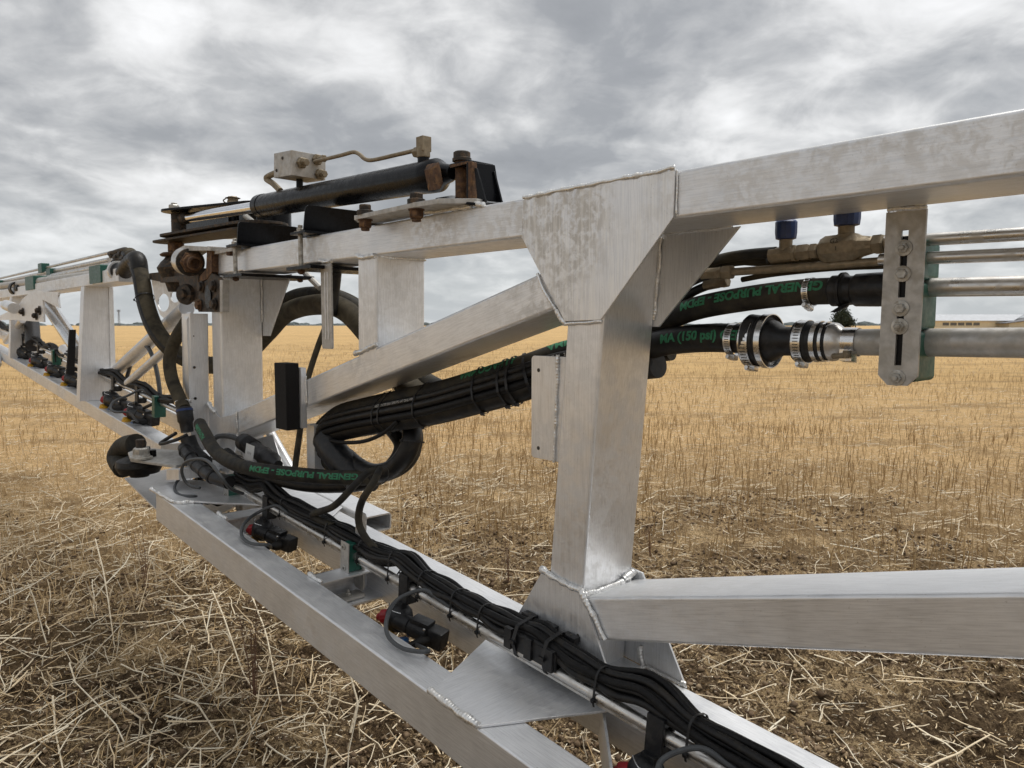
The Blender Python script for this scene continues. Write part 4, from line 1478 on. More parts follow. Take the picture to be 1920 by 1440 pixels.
# two black angle brackets clamped over the chord with long bolts
def chord_clamp(px, py, n0, s0, label, L=0.40):
    s = s0
    t = thing('chord_clamp', label, 'clamp', (s, 1.30, 1.87), 'black angle clamps over the chord')
    # upright web runs back over the chord
    w = MB()
    w.prism([(s, 1.255, 1.873), (s - 0.02, 1.255, 1.955), (s - 0.02, 1.265, 1.963), (s - 0.02, 1.50, 1.963), (s - 0.02, 1.56, 1.95), (s, 1.60, 1.873)], (-0.008, 0, 0))
    w.build('web', 'black_paint', t, 0.0015)
    m = MB()
    m.bx(s - 0.055, s + 0.055, 1.235, 1.55, 1.864, 1.873)
    m.build('top_flange', 'black_paint', t, 0.001)
    m = MB()
    m.bx(s - 0.09, s + 0.09, 1.235, 1.55, 1.742, 1.754)
    m.build('bottom_plate', 'black_paint', t, 0.001)
    for sx in (0.03,):
        q = V(s + sx, 1.262, 1.754)
        MB().cyl(q, V(s + sx, 1.262, 1.90), 0.0085, 12).build('rod', 'zinc_steel', t)
        bolt(V(s + sx, 1.262, 1.873), EZ, 0.0125, t, 'zinc_steel', True, 0.9)
        bolt(V(s + sx, 1.262, 1.742), -EZ, 0.0125, t, 'rusty_steel', False, 0.2)
    bolt(V(s - 0.06, 1.50, 1.742), -EZ, 0.012, t, 'rusty_steel', False, 0.2)
    return t


ch0 = chord_clamp(0, 0, 0, 2.43, 'black angle clamp on the beam, the one nearer to the cylinder barrel')
ch1 = chord_clamp(0, 0, 0, 2.995, 'black angle clamp on the beam, the one beside the stacked hinge plates')

# ------------------------------------------------------------ hinge linkage at the end of the chord
hg = thing('hinge_linkage', 'rusty black fold hinge of stacked plates, pins and big nuts', 'hinge', (4.104, 1.4, 2.021))


def discplate(pts, th, mat='dark_dirty_steel', name='link_plate'):
    return MB().prism(pts, (0, 0, -th)).build(name, mat, hg, 0.0015)


def arm(sa, na, ra, sb, nb, rb, z, th, mat='dark_dirty_steel'):
    """rounded link plate between two pins"""
    d = nrm(V(sb - sa, nb - na, 0))
    a0 = math.atan2(d[1], d[0])
    pts = [(sa + ra * math.cos(a0 + R(90) + R(180) * k / 12), na + ra * math.sin(a0 + R(90) + R(180) * k / 12), z) for k in range(13)]
    pts += [(sb + rb * math.cos(a0 - R(90) + R(180) * k / 12), nb + rb * math.sin(a0 - R(90) + R(180) * k / 12), z) for k in range(13)]
    return discplate(pts, th, mat)


ZA = [2.122, 2.062, 2.02, 1.985]
sp, np_ = 4.02, 1.36                            # outer pin
arm(4.02, 1.38, 0.075, 3.55, 1.62, 0.13, 2.135, 0.012, 'black_paint')
MB().prism([(4.603, 1.62, 2.2), (3.678, 1.62, 2.118), (3.687, 1.62, 1.986), (4.617, 1.62, 2.065)], (0, 0.1, 0)).build('hinge_core', 'black_paint', hg, 0.004)
arm(4.02, 1.38, 0.085, 3.30, 1.50, 0.12, 2.01, 0.012)
arm(4.12, 1.36, 0.07, 3.35, 1.48, 0.10, 1.985, 0.010)
MB().lathe((3.42, 1.62, 1.87), EZ, [(0, 0.08), (0.26, 0.08)], 28).build('hinge_barrel', 'black_paint', hg)
MB().box(V(3.36, 1.58, 1.93), ES * 0.16, EN * 0.09, EZ * 0.04).build('hinge_block', 'black_paint', hg, 0.004)
# upper pin nut
q = V(4.03, 1.37, 2.135)
m_ = MB(); m_.lathe(q, EZ, [(0, 0.034), (0.004, 0.034)], 20); m_.hexa(q + EZ * 0.003, EZ, 0.027, 0.025); m_.cyl(q + EZ * 0.027, q + EZ * 0.037, 0.015, 12)
m_.build('nut', 'zinc_steel', hg, angle=25)
MB().cyl((4.03, 1.39, 2.02), (4.03, 1.39, 2.12), 0.036, 20).build('pin', 'dark_dirty_steel', hg)
q = V(4.02, 1.37, 1.985)
m_ = MB(); m_.hexa(q - EZ * 0.065, EZ, 0.042, 0.052); m_.lathe(q - EZ * 0.085, EZ, [(0, 0.075), (0.008, 0.08), (0.018, 0.065)], 24)
m_.build('nut', 'rusty_steel', hg, angle=25)
m_ = MB(); m_.lathe(V(4.02, 1.37, 1.72), EZ, [(0, 0.045), (0.05, 0.06), (0.09, 0.085), (0.12, 0.095), (0.15, 0.075), (0.165, 0.06), (0.18, 0.05)], 24)
m_.build('pin_boss', 'dark_dirty_steel', hg)
# castle nut with ring clip behind the rod
q = V(*(3.747, 1.56, 2.151))
m_ = MB(); m_.cyl(q - EZ * 0.09, q + EZ * 0.0, 0.027, 18); m_.build('pin', 'black_paint', hg)
m_ = MB(); m_.hexa(q - EZ * 0.004, EZ, 0.030, 0.026); m_.hexa(q + EZ * 0.020, EZ, 0.027, 0.02); m_.build('nut', 'dirty_brass', hg, angle=25)
m_ = MB(); m_.lathe(q + EZ * 0.030, EZ, [(0, 0.031), (0.003, 0.037), (0.005, 0.031)], 20)
m_.sweep(spline([q + V(0.0, -0.03, 0.032), q + V(0.05, -0.03, 0.022), q + V(0.062, 0.0, 0.012), q + V(0.04, 0.02, 0.005), q + V(0.01, 0.03, 0.0)], 0.006), 0.0032, 8)
m_.build('ring_clip', 'dirty_brass', hg)
# big eye bushing pointing at the viewer
bc = V(*(3.486, 1.25, 1.831)); be = V(*(3.163, 1.225, 1.786))
bax = nrm(be - bc)
m_ = MB(); m_.lathe(bc - bax * 0.10, bax, [(0, 0.045), (0.004, 0.062), (0.098, 0.062), (0.10, 0.05)], 28); m_.build('bush_housing', 'dark_dirty_steel', hg)
m_ = MB(); m_.lathe(bc - bax * 0.085, bax, [(0, 0.0635), (0.075, 0.0635)], 28); m_.build('wrap_band', 'stainless_pipe', hg)
m_ = MB(); m_.hexa(bc, bax, 0.050, 0.022); m_.lathe(bc + bax * 0.02, bax, [(0, 0.040), (0.02, 0.040), (0.024, 0.032), (0.05, 0.031), (0.052, 0.022), (0.030, 0.020)], 24); m_.build('pivot_nut', 'rusty_steel', hg, angle=30)
# strap arching over the bush, rusty side cheeks
MB().prism([(3.734, 1.24, 1.846), (3.642, 1.24, 1.899), (3.537, 1.24, 1.911), (3.223, 1.24, 1.88), (3.225, 1.24, 1.864), (3.492, 1.24, 1.883), (3.589, 1.24, 1.866), (3.635, 1.24, 1.832)], (0, 0.09, 0)).build('strap', 'galvanised_plate', hg, 0.002)
MB().prism([(3.317, 1.26, 1.891), (3.263, 1.26, 1.886), (3.272, 1.26, 1.778), (3.329, 1.26, 1.75), (3.418, 1.26, 1.738), (3.416, 1.26, 1.766), (3.338, 1.26, 1.793)], (0, 0.12, 0)).build('cheek_plate', 'rusty_steel', hg, 0.0015)
MB().prism([(3.284, 1.262, 1.774), (3.192, 1.262, 1.751), (3.165, 1.262, 1.728), (3.174, 1.262, 1.604), (3.448, 1.262, 1.608), (3.437, 1.262, 1.734), (3.335, 1.262, 1.746)], (0, 0.012, 0)).build('adjuster_plate', 'dark_dirty_steel', hg, 0.001)
MB().prism([(3.175, 1.255, 1.739), (3.146, 1.255, 1.738), (3.157, 1.255, 1.604), (3.185, 1.255, 1.604)], (0, 0.03, 0)).build('adjuster_edge', 'galvanised_plate', hg, 0.001)
MB().lathe(V(*(3.312, 1.258, 1.673)), (0, -1, 0), [(0, 0.001), (0.0, 0.034), (0.004, 0.034), (0.004, 0.022)], 24, squash=1.5).build('slot_ring', 'black_paint', hg)
for (a, _n, b) in ((3.389, 1.258, 1.718), (3.254, 1.258, 1.717), (3.421, 1.258, 1.638), (3.249, 1.258, 1.639)):
    m_ = MB(); q = V(a, 1.258, b); m_.hexa(q, (0, -1, 0), 0.022, 0.016); m_.lathe(q, (0, -1, 0), [(0, 0.027), (0.003, 0.027)], 18)
    m_.build('bolt', 'rusty_steel' if a > 3.4 else 'dark_dirty_steel', hg, angle=25)
for b in ((3.332, 1.345, 1.719), (3.339, 1.345, 1.631)):
    m_ = MB(); q = V(*b); m_.ball(q, 0.02, (0.7, 0.4, 1), 12); m_.build('bolt_head', 'rusty_steel', hg)
m_ = MB(); m_.lathe(V(*(3.638, 1.28, 1.693)), (-0.5, -1, 0), [(0, 0.05), (0.02, 0.045), (0.022, 0.025), (0.04, 0.022)], 24); m_.build('pivot_boss', 'dark_dirty_steel', hg)
MB().prism([(4.065, 1.3, 1.793), (3.536, 1.3, 1.781), (3.546, 1.3, 1.671), (3.663, 1.3, 1.659), (3.78, 1.3, 1.708), (3.797, 1.3, 1.76), (4.068, 1.3, 1.766)], (0, 0.05, 0)).build('lower_cheek', 'dark_dirty_steel', hg, 0.002)
MB().prism([(4.329, 1.33, 1.829), (3.615, 1.33, 1.818), (3.619, 1.33, 1.774), (4.162, 1.33, 1.776), (4.333, 1.33, 1.795)], (0, 0.07, 0)).build('lower_arm', 'dark_dirty_steel', hg, 0.002)
bolt(V(3.16, 1.31, 1.868), EZ, 0.018, hg, 'dark_dirty_steel', True, 0.0)
bolt(V(3.10, 1.274, 1.852), -EZ, 0.016, hg, 'rusty_steel', False, 0.0)
MB().sweep(spline([(3.466, 1.5, 2.06), (3.297, 1.5, 1.983), (3.081, 1.52, 1.849), (2.858, 1.55, 1.704)], 0.01), 0.013, 10).build('tie_rod', 'galvanised_plate', hg)

# lower hinge knuckle with its pin
kn = thing('lower_knuckle', 'black rubber-covered pivot knuckle with a big upright bolt on a silver lug', 'hinge', (3.525, 1.02, 0.957))
m_ = MB(); m_.lathe((3.628, 1.04, 0.86), EZ, [(0, 0.04), (0.012, 0.045), (0.018, 0.085), (0.05, 0.10), (0.075, 0.095), (0.09, 0.06)], 28); m_.build('rubber_boot', 'rubber_black', kn)
MB().prism([(3.597, 0.986, 0.969), (3.675, 1.058, 0.975), (3.511, 1.199, 0.962), (3.294, 1.148, 0.944), (3.27, 1.082, 0.942), (3.467, 0.96, 0.958)], LOWUP * 0.012).build('lug_plate', 'galvanised_plate', kn, 0.002)
q = V(*(3.454, 1, 0.969))
m_ = MB(); m_.lathe(q, EZ, [(0, 0.045), (0.008, 0.045), (0.010, 0.036), (0.02, 0.034)], 24); m_.build('washer', 'zinc_steel', kn)
m_ = MB(); m_.hexa(q + EZ * 0.018, EZ, 0.034, 0.032); m_.build('nut', 'zinc_steel', kn, angle=25)
m_ = MB(); m_.cyl(q + EZ * 0.045, q + EZ * 0.085, 0.020, 16); m_.build('threaded_stub', 'dark_dirty_steel', kn)
for a in ((3.548, 1.05, 0.975), (3.477, 1.053, 0.969)):
    m_ = MB(); m_.cyl(V(*a), V(*a) + EZ * 0.03, 0.016, 14); m_.build('stop_bolt', 'black_paint', kn)
m_ = MB()
m_.sweep(spline([(3.734, 1.06, 0.995), (3.895, 1.05, 0.962), (3.972, 1.04, 0.901), (3.835, 1.03, 0.869)], 0.01), 0.048, 14)
m_.build('cover', 'rubber_dusty', kn)
MB().prism([(3.292, 1.05, 0.939), (3.143, 1.05, 0.96), (3.147, 1.05, 0.915), (3.297, 1.05, 0.892)], (0, 0.12, 0)).build('spacer', 'alu_z', kn, 0.001)
MB().prism([(3.626, 1.165, 0.926), (4.333, 1.744, 0.983), (3.579, 1.462, 0.922), (3.174, 1.201, 0.89)], LOWUP * 0.01).build('floor_plate', 'alu_n', kn, 0.001)


# ------------------------------------------------------------ hoses
GA = nrm(V(-0.35, -1, 0.12))                    # roughly towards the viewer


def hose(name, label, pts, r, mat='rubber_dusty', cat='hose', seg=18, group=None, step=0.012):
    P = spline(pts, step)
    o = MB().sweep(P, r, seg).build(name, mat, angle=60)
    tag(o, label, cat, group)
    return o, P


# upper EPDM hose on the right
e1, pe1 = hose('rubber_hose', 'black hose with upside-down green lettering, the upper one right of the near post', [(1.263, 1.6, 1.491), (1.139, 1.56, 1.549), (1.017, 1.53, 1.587), (0.872, 1.52, 1.608), (0.749, 1.52, 1.618), (0.662, 1.525, 1.619)], 0.0275, 'rubber_dusty', seg=28)
print_on_hose(pe1, 0.0275, 'GENERAL PURPOSE - EPDM', 0.0285, 0.030, (-0.3, -1, 0.45), e1, rev=True, flip=-1, bold=0.0012)
clamp((0.726, 1.52, 1.618), np.array((0.681, 1.52, 1.619)) - np.array((0.773, 1.52, 1.615)), 0.0285, e1, 0.012, (-0.4, -0.3, -1))
cf = thing('hose_cuff', 'black moulded rubber cuff joining the upper hose to the steel pipe behind the hanger', 'cuff', (0.64, 1.525, 1.615))
a_, b_ = V(*(0.684, 1.525, 1.619)), V(*(0.56, 1.525, 1.619))
x_ = nrm(b_ - a_)
m_ = MB(); m_.lathe(a_, x_, [(0, 0.029), (0.003, 0.0315), (0.018, 0.0315), (0.020, 0.034), (0.028, 0.034), (0.032, 0.030), (0.045, 0.029), (0.05, 0.0325), (0.09, 0.0335), (0.13, 0.0335), (0.135, 0.028)], 28); m_.build('cuff_body', 'plastic_black', cf)
m_ = MB(); m_.ring(a_ + x_ * 0.024, x_, 0.034, 0.006, 0.003, 24); m_.box(a_ + x_ * 0.026 + V(0, -0.02, -0.036), x_ * 0.006, V(0.01, -0.006, -0.008), V(0.003, 0.003, 0)); m_.build('wire_clip', 'plastic_black', cf)

# lower hose with the big coupling
l1, pl1 = hose('rubber_hose', 'black hose marked (150 psi) in green, the lower one right of the near post', [(1.375, 1.6, 1.429), (1.239, 1.57, 1.471), (1.115, 1.54, 1.505), (0.986, 1.53, 1.519), (0.876, 1.53, 1.519), (0.85, 1.53, 1.518)], 0.0335, 'rubber_black', seg=28)
print_on_hose(pl1, 0.0335, 'MA (150 psi) GEN', 0.030, -0.240, (-0.3, -1, 0.25), l1, rev=False, flip=-1, bold=0.0012)
cp = thing('pipe_coupling', 'black reducer coupling with bright steel clamps between the hose and the grey pipe', 'coupling', (0.775, 1.53, 1.519))
xa, xb = V(*(0.913, 1.53, 1.518)), V(*(0.577, 1.53, 1.515))
x_ = nrm(xb - xa)
clamp(V(*(0.905, 1.53, 1.516)), x_, 0.036, cp, 0.017, (-0.4, -0.2, -1))
m_ = MB(); c = V(*(0.882, 1.53, 1.516)); m_.lathe(c, x_, [(0, 0.036), (0.018, 0.036), (0.019, 0.058), (0.046, 0.055), (0.050, 0.058), (0.060, 0.058), (0.064, 0.047), (0.076, 0.043), (0.094, 0.032), (0.145, 0.030)], 40); m_.build('reducer', 'plastic_black', cp)
clamp(V(*(0.855, 1.53, 1.513)), x_, 0.0558, cp, 0.022, (-0.5, -0.2, -1))
m_ = MB(); m_.ring(V(*(0.82, 1.53, 1.514)), x_, 0.0580, 0.013, 0.002, 44); m_.build('v_band', 'polished_band', cp)
m_ = MB(); c = V(*(0.758, 1.53, 1.515)); m_.lathe(c, x_, [(0, 0.030), (0.002, 0.043), (0.030, 0.044), (0.034, 0.040), (0.062, 0.041), (0.066, 0.038), (0.072, 0.036), (0.086, 0.029), (0.10, 0.0275)], 36); m_.build('seal_collar', 'plastic_black', cp)
clamp(V(*(0.74, 1.53, 1.514)), x_, 0.0445, cp, 0.019, (-0.5, -0.2, -1))
m_ = MB(); m_.ring(V(*(0.708, 1.53, 1.515)), x_, 0.0415, 0.010, 0.002, 36); m_.ring(V(*(0.692, 1.53, 1.515)), x_, 0.039, 0.006, 0.003, 36); m_.build('band_ring', 'polished_band', cp)
m_ = MB(); c = V(*(0.682, 1.53, 1.515)); m_.lathe(c, x_, [(0, 0.040), (0.010, 0.039), (0.024, 0.0285), (0.05, 0.028)], 32, closed=False); m_.build('steel_cone', 'stainless_pipe', cp)
m_ = MB(); m_.ring(V(*(0.641, 1.53, 1.515)), x_, 0.0282, 0.026, 0.0014, 32)
m_.box(V(*(0.636, 1.5, 1.488)), x_ * 0.012, V(0.002, -0.008, 0.002), EZ * 0.011); m_.build('saddle_clamp', 'polished_band', cp)
m_ = MB(); m_.cyl(V(*(0.632, 1.49, 1.49)), V(*(0.655, 1.47, 1.488)), 0.0055, 12); m_.hexa(V(*(0.63, 1.485, 1.492)), (0.6, -1, 0), 0.009, 0.008); m_.build('wing_bolt', 'dirty_brass', cp)

# steel pipes running off to the right
PIPES = [
    ('grey steel pipe, thickest and lowest of those running right from the hanger', (0.644, 1.53, 1.515), (0.348, 1.53, 1.519), 0.0265, 'galvanised_plate'),
    ('bright steel pipe level with the black cuff, right of the hanger', (0.599, 1.525, 1.621), (0.351, 1.525, 1.617), 0.0175, 'stainless_pipe'),
    ('thin steel pipe, second from the top right of the hanger', (0.582, 1.5, 1.674), (0.348, 1.5, 1.669), 0.0115, 'stainless_pipe'),
    ('thin steel pipe, topmost right of the hanger', (0.583, 1.5, 1.707), (0.349, 1.5, 1.703), 0.0115, 'stainless_pipe'),
]
for lb, a, b, r, mt in PIPES:
    a, b = V(*a), V(*b)
    e = a + (b - a) * 6.5
    P = a + (e - a) * np.linspace(0, 1, 20)[:, None]
    m_ = MB()
    m_.sweep(P, r, 24)
    if r < 0.02:                                  # drawn flats along the stainless tubes
        pass
    o = m_.build('steel_pipe', mt)
    tag(o, lb, 'pipe', 'steel pipes held by the hanger')

# brass-coloured tubes and fittings above the hoses
b1 = thing('tee_valve', 'dirty brass tee valve with a blue cap under the beam, left of the hanger', 'valve', (0.644, 1.5, 1.706))
def hexrun(items, a, x, mat, parent, name):
    t = 0.0
    for kind, L, r in items:
        m = MB()
        if kind == 'h':
            m.hexa(a + x * t, x, r, L)
        else:
            m.cyl(a + x * t, a + x * (t + L), r, 18, 0.0012)
        m.build(name, mat, parent, angle=25)
        t += L - 0.0005


a_, b_ = V(*(0.838, 1.5, 1.696)), V(*(0.583, 1.5, 1.704))
x_ = nrm(b_ - a_)
L_all = np.linalg.norm(b_ - a_)
f_ = lambda px: a_ + x_ * ((px - 1420) / 230.0 * L_all)
m_ = MB(); m_.lathe(f_(1545), x_, [(0, 0.0165), (0.004, 0.023), (0.015, 0.0285), (0.072, 0.0285), (0.082, 0.022), (0.105, 0.017)], 8, phase=0.4); m_.build('valve_body', 'dirty_brass', b1, 0.001, angle=25)
m_ = MB(); q = f_(1592); m_.lathe(q, (0.02, 0, 1), [(0, 0.022), (0.026, 0.018), (0.028, 0.0155), (0.048, 0.0155)], 18); m_.build('valve_neck', 'dirty_brass', b1)
m_ = MB(); m_.lathe(q + V(0, 0, 0.042), EZ, [(0, 0.017), (0.002, 0.024), (0.014, 0.0255), (0.04, 0.0255), (0.044, 0.02)], 14); m_.build('blue_cap', 'plastic_deep_blue', b1, angle=25)
flat_text('G2', 0.013, f_(1574) + V(0.0, -0.0288, 0.008), -V(1, 0, -0.1), EZ, b1, 'ink_dark', 0.0002)
flat_text('1', 0.011, f_(1582) + V(0.0, -0.0288, -0.006), -V(1, 0, -0.1), EZ, b1, 'ink_dark', 0.0002)
hexrun([('h', 0.012, 0.018), ('c', 0.004, 0.014), ('h', 0.02, 0.020), ('c', 0.01, 0.013)], f_(1627), x_, 'dirty_brass', b1, 'coupling_nut')
b2 = thing('elbow_valve', 'dirty brass tee fitting with a blue cap, left of the marked tee valve', 'valve', f_(1480))
m_ = MB(); m_.cyl(f_(1447), f_(1494), 0.0165, 8); m_.build('tee_body', 'dirty_brass', b2, 0.001, angle=25)
q = f_(1478)
m_ = MB(); m_.cyl(q, q + EZ * 0.034, 0.0135, 16); m_.build('neck', 'dirty_brass', b2)
m_ = MB(); m_.lathe(q + EZ * 0.030, EZ, [(0, 0.0150), (0.002, 0.021), (0.014, 0.0225), (0.036, 0.0225), (0.040, 0.019)], 14); m_.build('blue_cap', 'plastic_deep_blue', b2, angle=25)
hexrun([('h', 0.008, 0.0185), ('c', 0.004, 0.015), ('h', 0.026, 0.0175), ('c', 0.003, 0.014), ('h', 0.014, 0.0165)], f_(1494), x_, 'dirty_brass', b2, 'coupling_nut')
hose('hydraulic_hose', 'dusty thin hydraulic hose ending at the tee fitting under the beam', [(1.281, 1.62, 1.621), (1.131, 1.58, 1.656), (0.97, 1.52, 1.694), (0.877, 1.5, 1.703), (0.795, 1.5, 1.704)], 0.0115, 'rubber_dusty')
hose('hydraulic_hose', 'thin black hydraulic hose crossing just below the tee fitting', [(1.244, 1.62, 1.591), (1.083, 1.58, 1.648), (0.961, 1.54, 1.687), (0.867, 1.53, 1.693), (0.829, 1.53, 1.692)], 0.010, 'rubber_dusty')
t = thing('brass_tube', 'straight brass-coloured tube with a crimped hose end, under the tee valves', 'tube', (0.863, 1.5, 1.671))
a_, b_ = V(*(0.915, 1.5, 1.667)), V(*(0.567, 1.5, 1.671))
x_ = nrm(b_ - a_)
MB().cyl(a_, b_, 0.0088, 16).build('tube', 'dirty_brass', t)
hexrun([('h', 0.022, 0.0165)], a_ - x_ * 0.004, x_, 'dirty_brass', t, 'nut')
hexrun([('c', 0.008, 0.014), ('c', 0.006, 0.0125)], a_ - x_ * 0.016, x_, 'dirty_brass', t, 'collar')
m_ = MB(); m_.lathe(a_ - x_ * 0.062, x_, [(0, 0.0115), (0.002, 0.0128), (0.043, 0.0128), (0.046, 0.0115)], 10, phase=0.2); m_.build('ferrule', 'dirty_brass', t, angle=25)
hose('hydraulic_hose', 'black hose leading into the crimped end of the brass tube', [(1.211, 1.6, 1.577), (1.092, 1.56, 1.63), (0.991, 1.51, 1.658), (0.949, 1.5, 1.665)], 0.0105, 'rubber_black')
t = thing('crimped_hose_end', 'crimped steel hose end and nut just above the upper lettered hose', 'fitting', (0.967, 1.54, 1.648))
a_, b_ = V(*(0.993, 1.54, 1.642)), V(*(0.888, 1.54, 1.657))
x_ = nrm(b_ - a_)
m_ = MB(); m_.lathe(a_, x_, [(0, 0.012), (0.036, 0.0125), (0.038, 0.011)], 10); m_.build('ferrule', 'dirty_brass', t, angle=25)
hexrun([('c', 0.006, 0.012), ('h', 0.018, 0.0145)], a_ + x_ * 0.038, x_, 'dirty_brass', t, 'nut')
hose('hydraulic_hose', 'thin hose bending down into the lower crimped hose end', [(1.185, 1.6, 1.535), (1.103, 1.57, 1.586), (1.039, 1.55, 1.626), (0.988, 1.54, 1.641)], 0.0105, 'rubber_black')
hose('steel_line', 'thin brown line running over the upper lettered hose to the hanger', [(0.896, 1.54, 1.652), (0.816, 1.53, 1.66), (0.683, 1.52, 1.665), (0.575, 1.51, 1.663)], 0.0062, 'rubber_muddy', 'tube')
hose('hydraulic_hose', 'short brown hose piece behind the tee fitting', [(0.899, 1.55, 1.694), (0.822, 1.54, 1.686), (0.699, 1.53, 1.685)], 0.0095, 'rubber_muddy')


# ------------------------------------------------------------ bundle of hoses slung under the diagonal brace
def off(P, a, b):
    return [tuple(np.array(p) + V(0, a, b)) for p in P]


core = [(1.137, 1.57, 1.488), (1.301, 1.58, 1.465), (1.433, 1.53, 1.444), (1.532, 1.46, 1.403), (1.673, 1.42, 1.36), (1.854, 1.4, 1.313), (2.068, 1.385, 1.27), (2.295, 1.38, 1.225), (2.447, 1.37, 1.186)]
core = [V(*c) for c in core]


def along(offs, tail=(), r=0.03, mat='rubber_black', label='', head=()):
    pts = list(head) + [c + V(0, offs[0], offs[1]) for c in core] + list(tail)
    return hose('rubber_hose' if r > 0.02 else 'hydraulic_hose', label, pts, r, mat, seg=20)


bA, pA = along((0.018, 0.034), [(2.557, 1.37, 1.141), (2.552, 1.37, 1.074), (2.471, 1.38, 1.029), (2.354, 1.4, 0.988), (2.261, 1.42, 0.989)], 0.031, 'rubber_dusty', 'thick dusty hose with green lettering on top of the bundle under the diagonal brace')
for st_ in (0.16, 0.46):
    print_on_hose(pA, 0.031, 'ALFAGOMMA', 0.034, st_, (0, -1, 0.95), bA, rev=False, flip=-1, bold=0.0012)
bB, pB = along((-0.012, -0.040), [(2.469, 1.37, 1.13), (2.393, 1.37, 1.084), (2.231, 1.38, 1.038), (2.096, 1.39, 1.065), (2.03, 1.41, 1.134), (2.05, 1.44, 1.201), (2.254, 1.52, 1.192)], 0.033, 'rubber_black', 'thick black hose at the bottom of the bundle under the diagonal brace')
along((-0.043, -0.004), [(2.474, 1.33, 1.162), (2.508, 1.33, 1.118), (2.484, 1.34, 1.076), (2.378, 1.36, 1.029)], 0.0125, 'rubber_black', 'thin hose with white print on the near side of the bundle')
along((-0.048, -0.030), [(2.459, 1.33, 1.149), (2.485, 1.33, 1.101), (2.449, 1.34, 1.061), (2.341, 1.36, 1.015)], 0.0115, 'cable_black', 'thin black hose under the white-printed one in the bundle')
b5, p5 = along((-0.030, 0.018), [(2.484, 1.34, 1.175), (2.534, 1.34, 1.134), (2.512, 1.34, 1.08), (2.401, 1.36, 1.033)], 0.0125, 'rubber_black', 'thin black hose near the brace on the near side of the bundle')
print_on_hose(p5, 0.0125, '1/4"  H104E-04   2-1 1/4 EN857', 0.0125, 1.30, (-0.2, -1, 0.15), b5, 'print_white', rev=True, flip=-1, bold=0.0002)
print_on_hose(p5, 0.0125, 'EN857 1SN 350 BAR 5000 PSI 1/4" DN6 WP', 0.0115, 0.62, (-0.2, -1, 0.15), b5, 'print_white', rev=True, flip=-1, bold=0.0001)
along((0.045, -0.01), [(2.558, 1.42, 1.136), (2.594, 1.42, 1.074), (2.482, 1.42, 1.026)], 0.020, 'rubber_dusty', 'black hose at the back of the bundle')
hose('cable', 'slim black cable drooping from the bundle below the brace', [(1.986, 1.34, 1.243), (2.034, 1.32, 1.202), (2.148, 1.31, 1.162), (2.341, 1.32, 1.138), (2.501, 1.34, 1.144)], 0.0065, 'cable_black', 'cable')
BC = [(0.018, 0.034, 0.032), (-0.012, -0.040, 0.034), (-0.043, -0.004, 0.013), (-0.048, -0.030, 0.012), (-0.030, 0.018, 0.013), (0.045, -0.01, 0.021)]
bt = bA
for (px, w, r_) in ((735, 0.006, 0), (724, 0.005, 0), (800, 0.005, 0), (905, 0.006, 0), (952, 0.008, 0), (968, 0.008, 0), (992, 0.008, 0)):
    t_ = np.interp(px, [625, 670, 740, 820, 900, 980, 1060], [8, 7, 6, 5, 4, 3, 2])
    i0 = int(min(7, math.floor(t_)))
    fr = t_ - i0
    p = core[i0] * (1 - fr) + core[i0 + 1] * fr
    tie_hull(p, core[min(8, i0 + 1)] - core[i0], BC, bt, (0.1, -0.5, -1), w)
# wrinkled wrap where the bundle turns down
hose('tape_wrap', 'shiny black tape wrap where the hose bundle turns downward left of the brace', [(2.455, 1.345, 1.134), (2.395, 1.345, 1.087), (2.322, 1.36, 1.037), (2.278, 1.37, 1.003)], 0.052, 'plastic_black', 'wrap', seg=14)

# the low loop: lettered hose swinging round under the bundle to the spray line
LOOPP = [(2.167, 1.5, 1.211), (2.089, 1.48, 1.147), (2.083, 1.44, 1.082), (2.178, 1.39, 1.029), (2.292, 1.31, 1.018), (2.431, 1.22, 1.021), (2.58, 1.15, 1.024), (2.745, 1.12, 1.028), (2.928, 1.12, 1.054), (3.083, 1.14, 1.101), (3.248, 1.18, 1.125)]
lp, plp = hose('rubber_hose', 'black lettered hose looping low from the bundle to the lower hinge', LOOPP, 0.026, 'rubber_dusty', seg=24)
print_on_hose(plp, 0.026, '(21 bar) GENERAL PURPOSE - EPDM', 0.029, 0.24, (-0.2, -1, 0.35), lp, rev=False, flip=-1, bold=0.0012, xs=1.25)
print_on_hose(plp, 0.026, 'ALFAGOMMA', 0.029, -0.24, (-0.4, -1, 0.35), lp, rev=False, flip=-1, bold=0.0012)
hose('rubber_hose', 'second black hose under the lettered one in the low loop', [(2.293, 1.5, 1.19), (2.129, 1.45, 1.136), (2.141, 1.42, 1.07), (2.232, 1.38, 1), (2.404, 1.33, 0.966), (2.552, 1.28, 0.958), (2.736, 1.24, 0.968), (2.936, 1.22, 0.989), (3.119, 1.24, 1.007)], 0.024, 'rubber_black', seg=20)
hose('rubber_hose', 'short thick hose curving from the tape wrap into the low loop', [(2.408, 1.4, 1.069), (2.263, 1.4, 1.03), (2.11, 1.41, 1.064), (2.042, 1.44, 1.148), (2.126, 1.5, 1.197)], 0.030, 'rubber_dusty', seg=20)
tie((2.047, 1.31, 1.065), (1, 0.1, 0.05), 0.032, lp, (0.5, -1, 0.3), 0.005)
tie((2.013, 1.42, 1.166), (0.1, 0.2, 1), 0.036, lp, (0.5, -1, 0), 0.005)
tie((2.851, 1.17, 1.011), (1, 0.2, 0.3), 0.032, lp, (0, -0.5, 1), 0.005)
tie((3.052, 1.18, 1.018), (1, 0.2, 0.8), 0.032, lp, (0, -0.5, 1), 0.005)

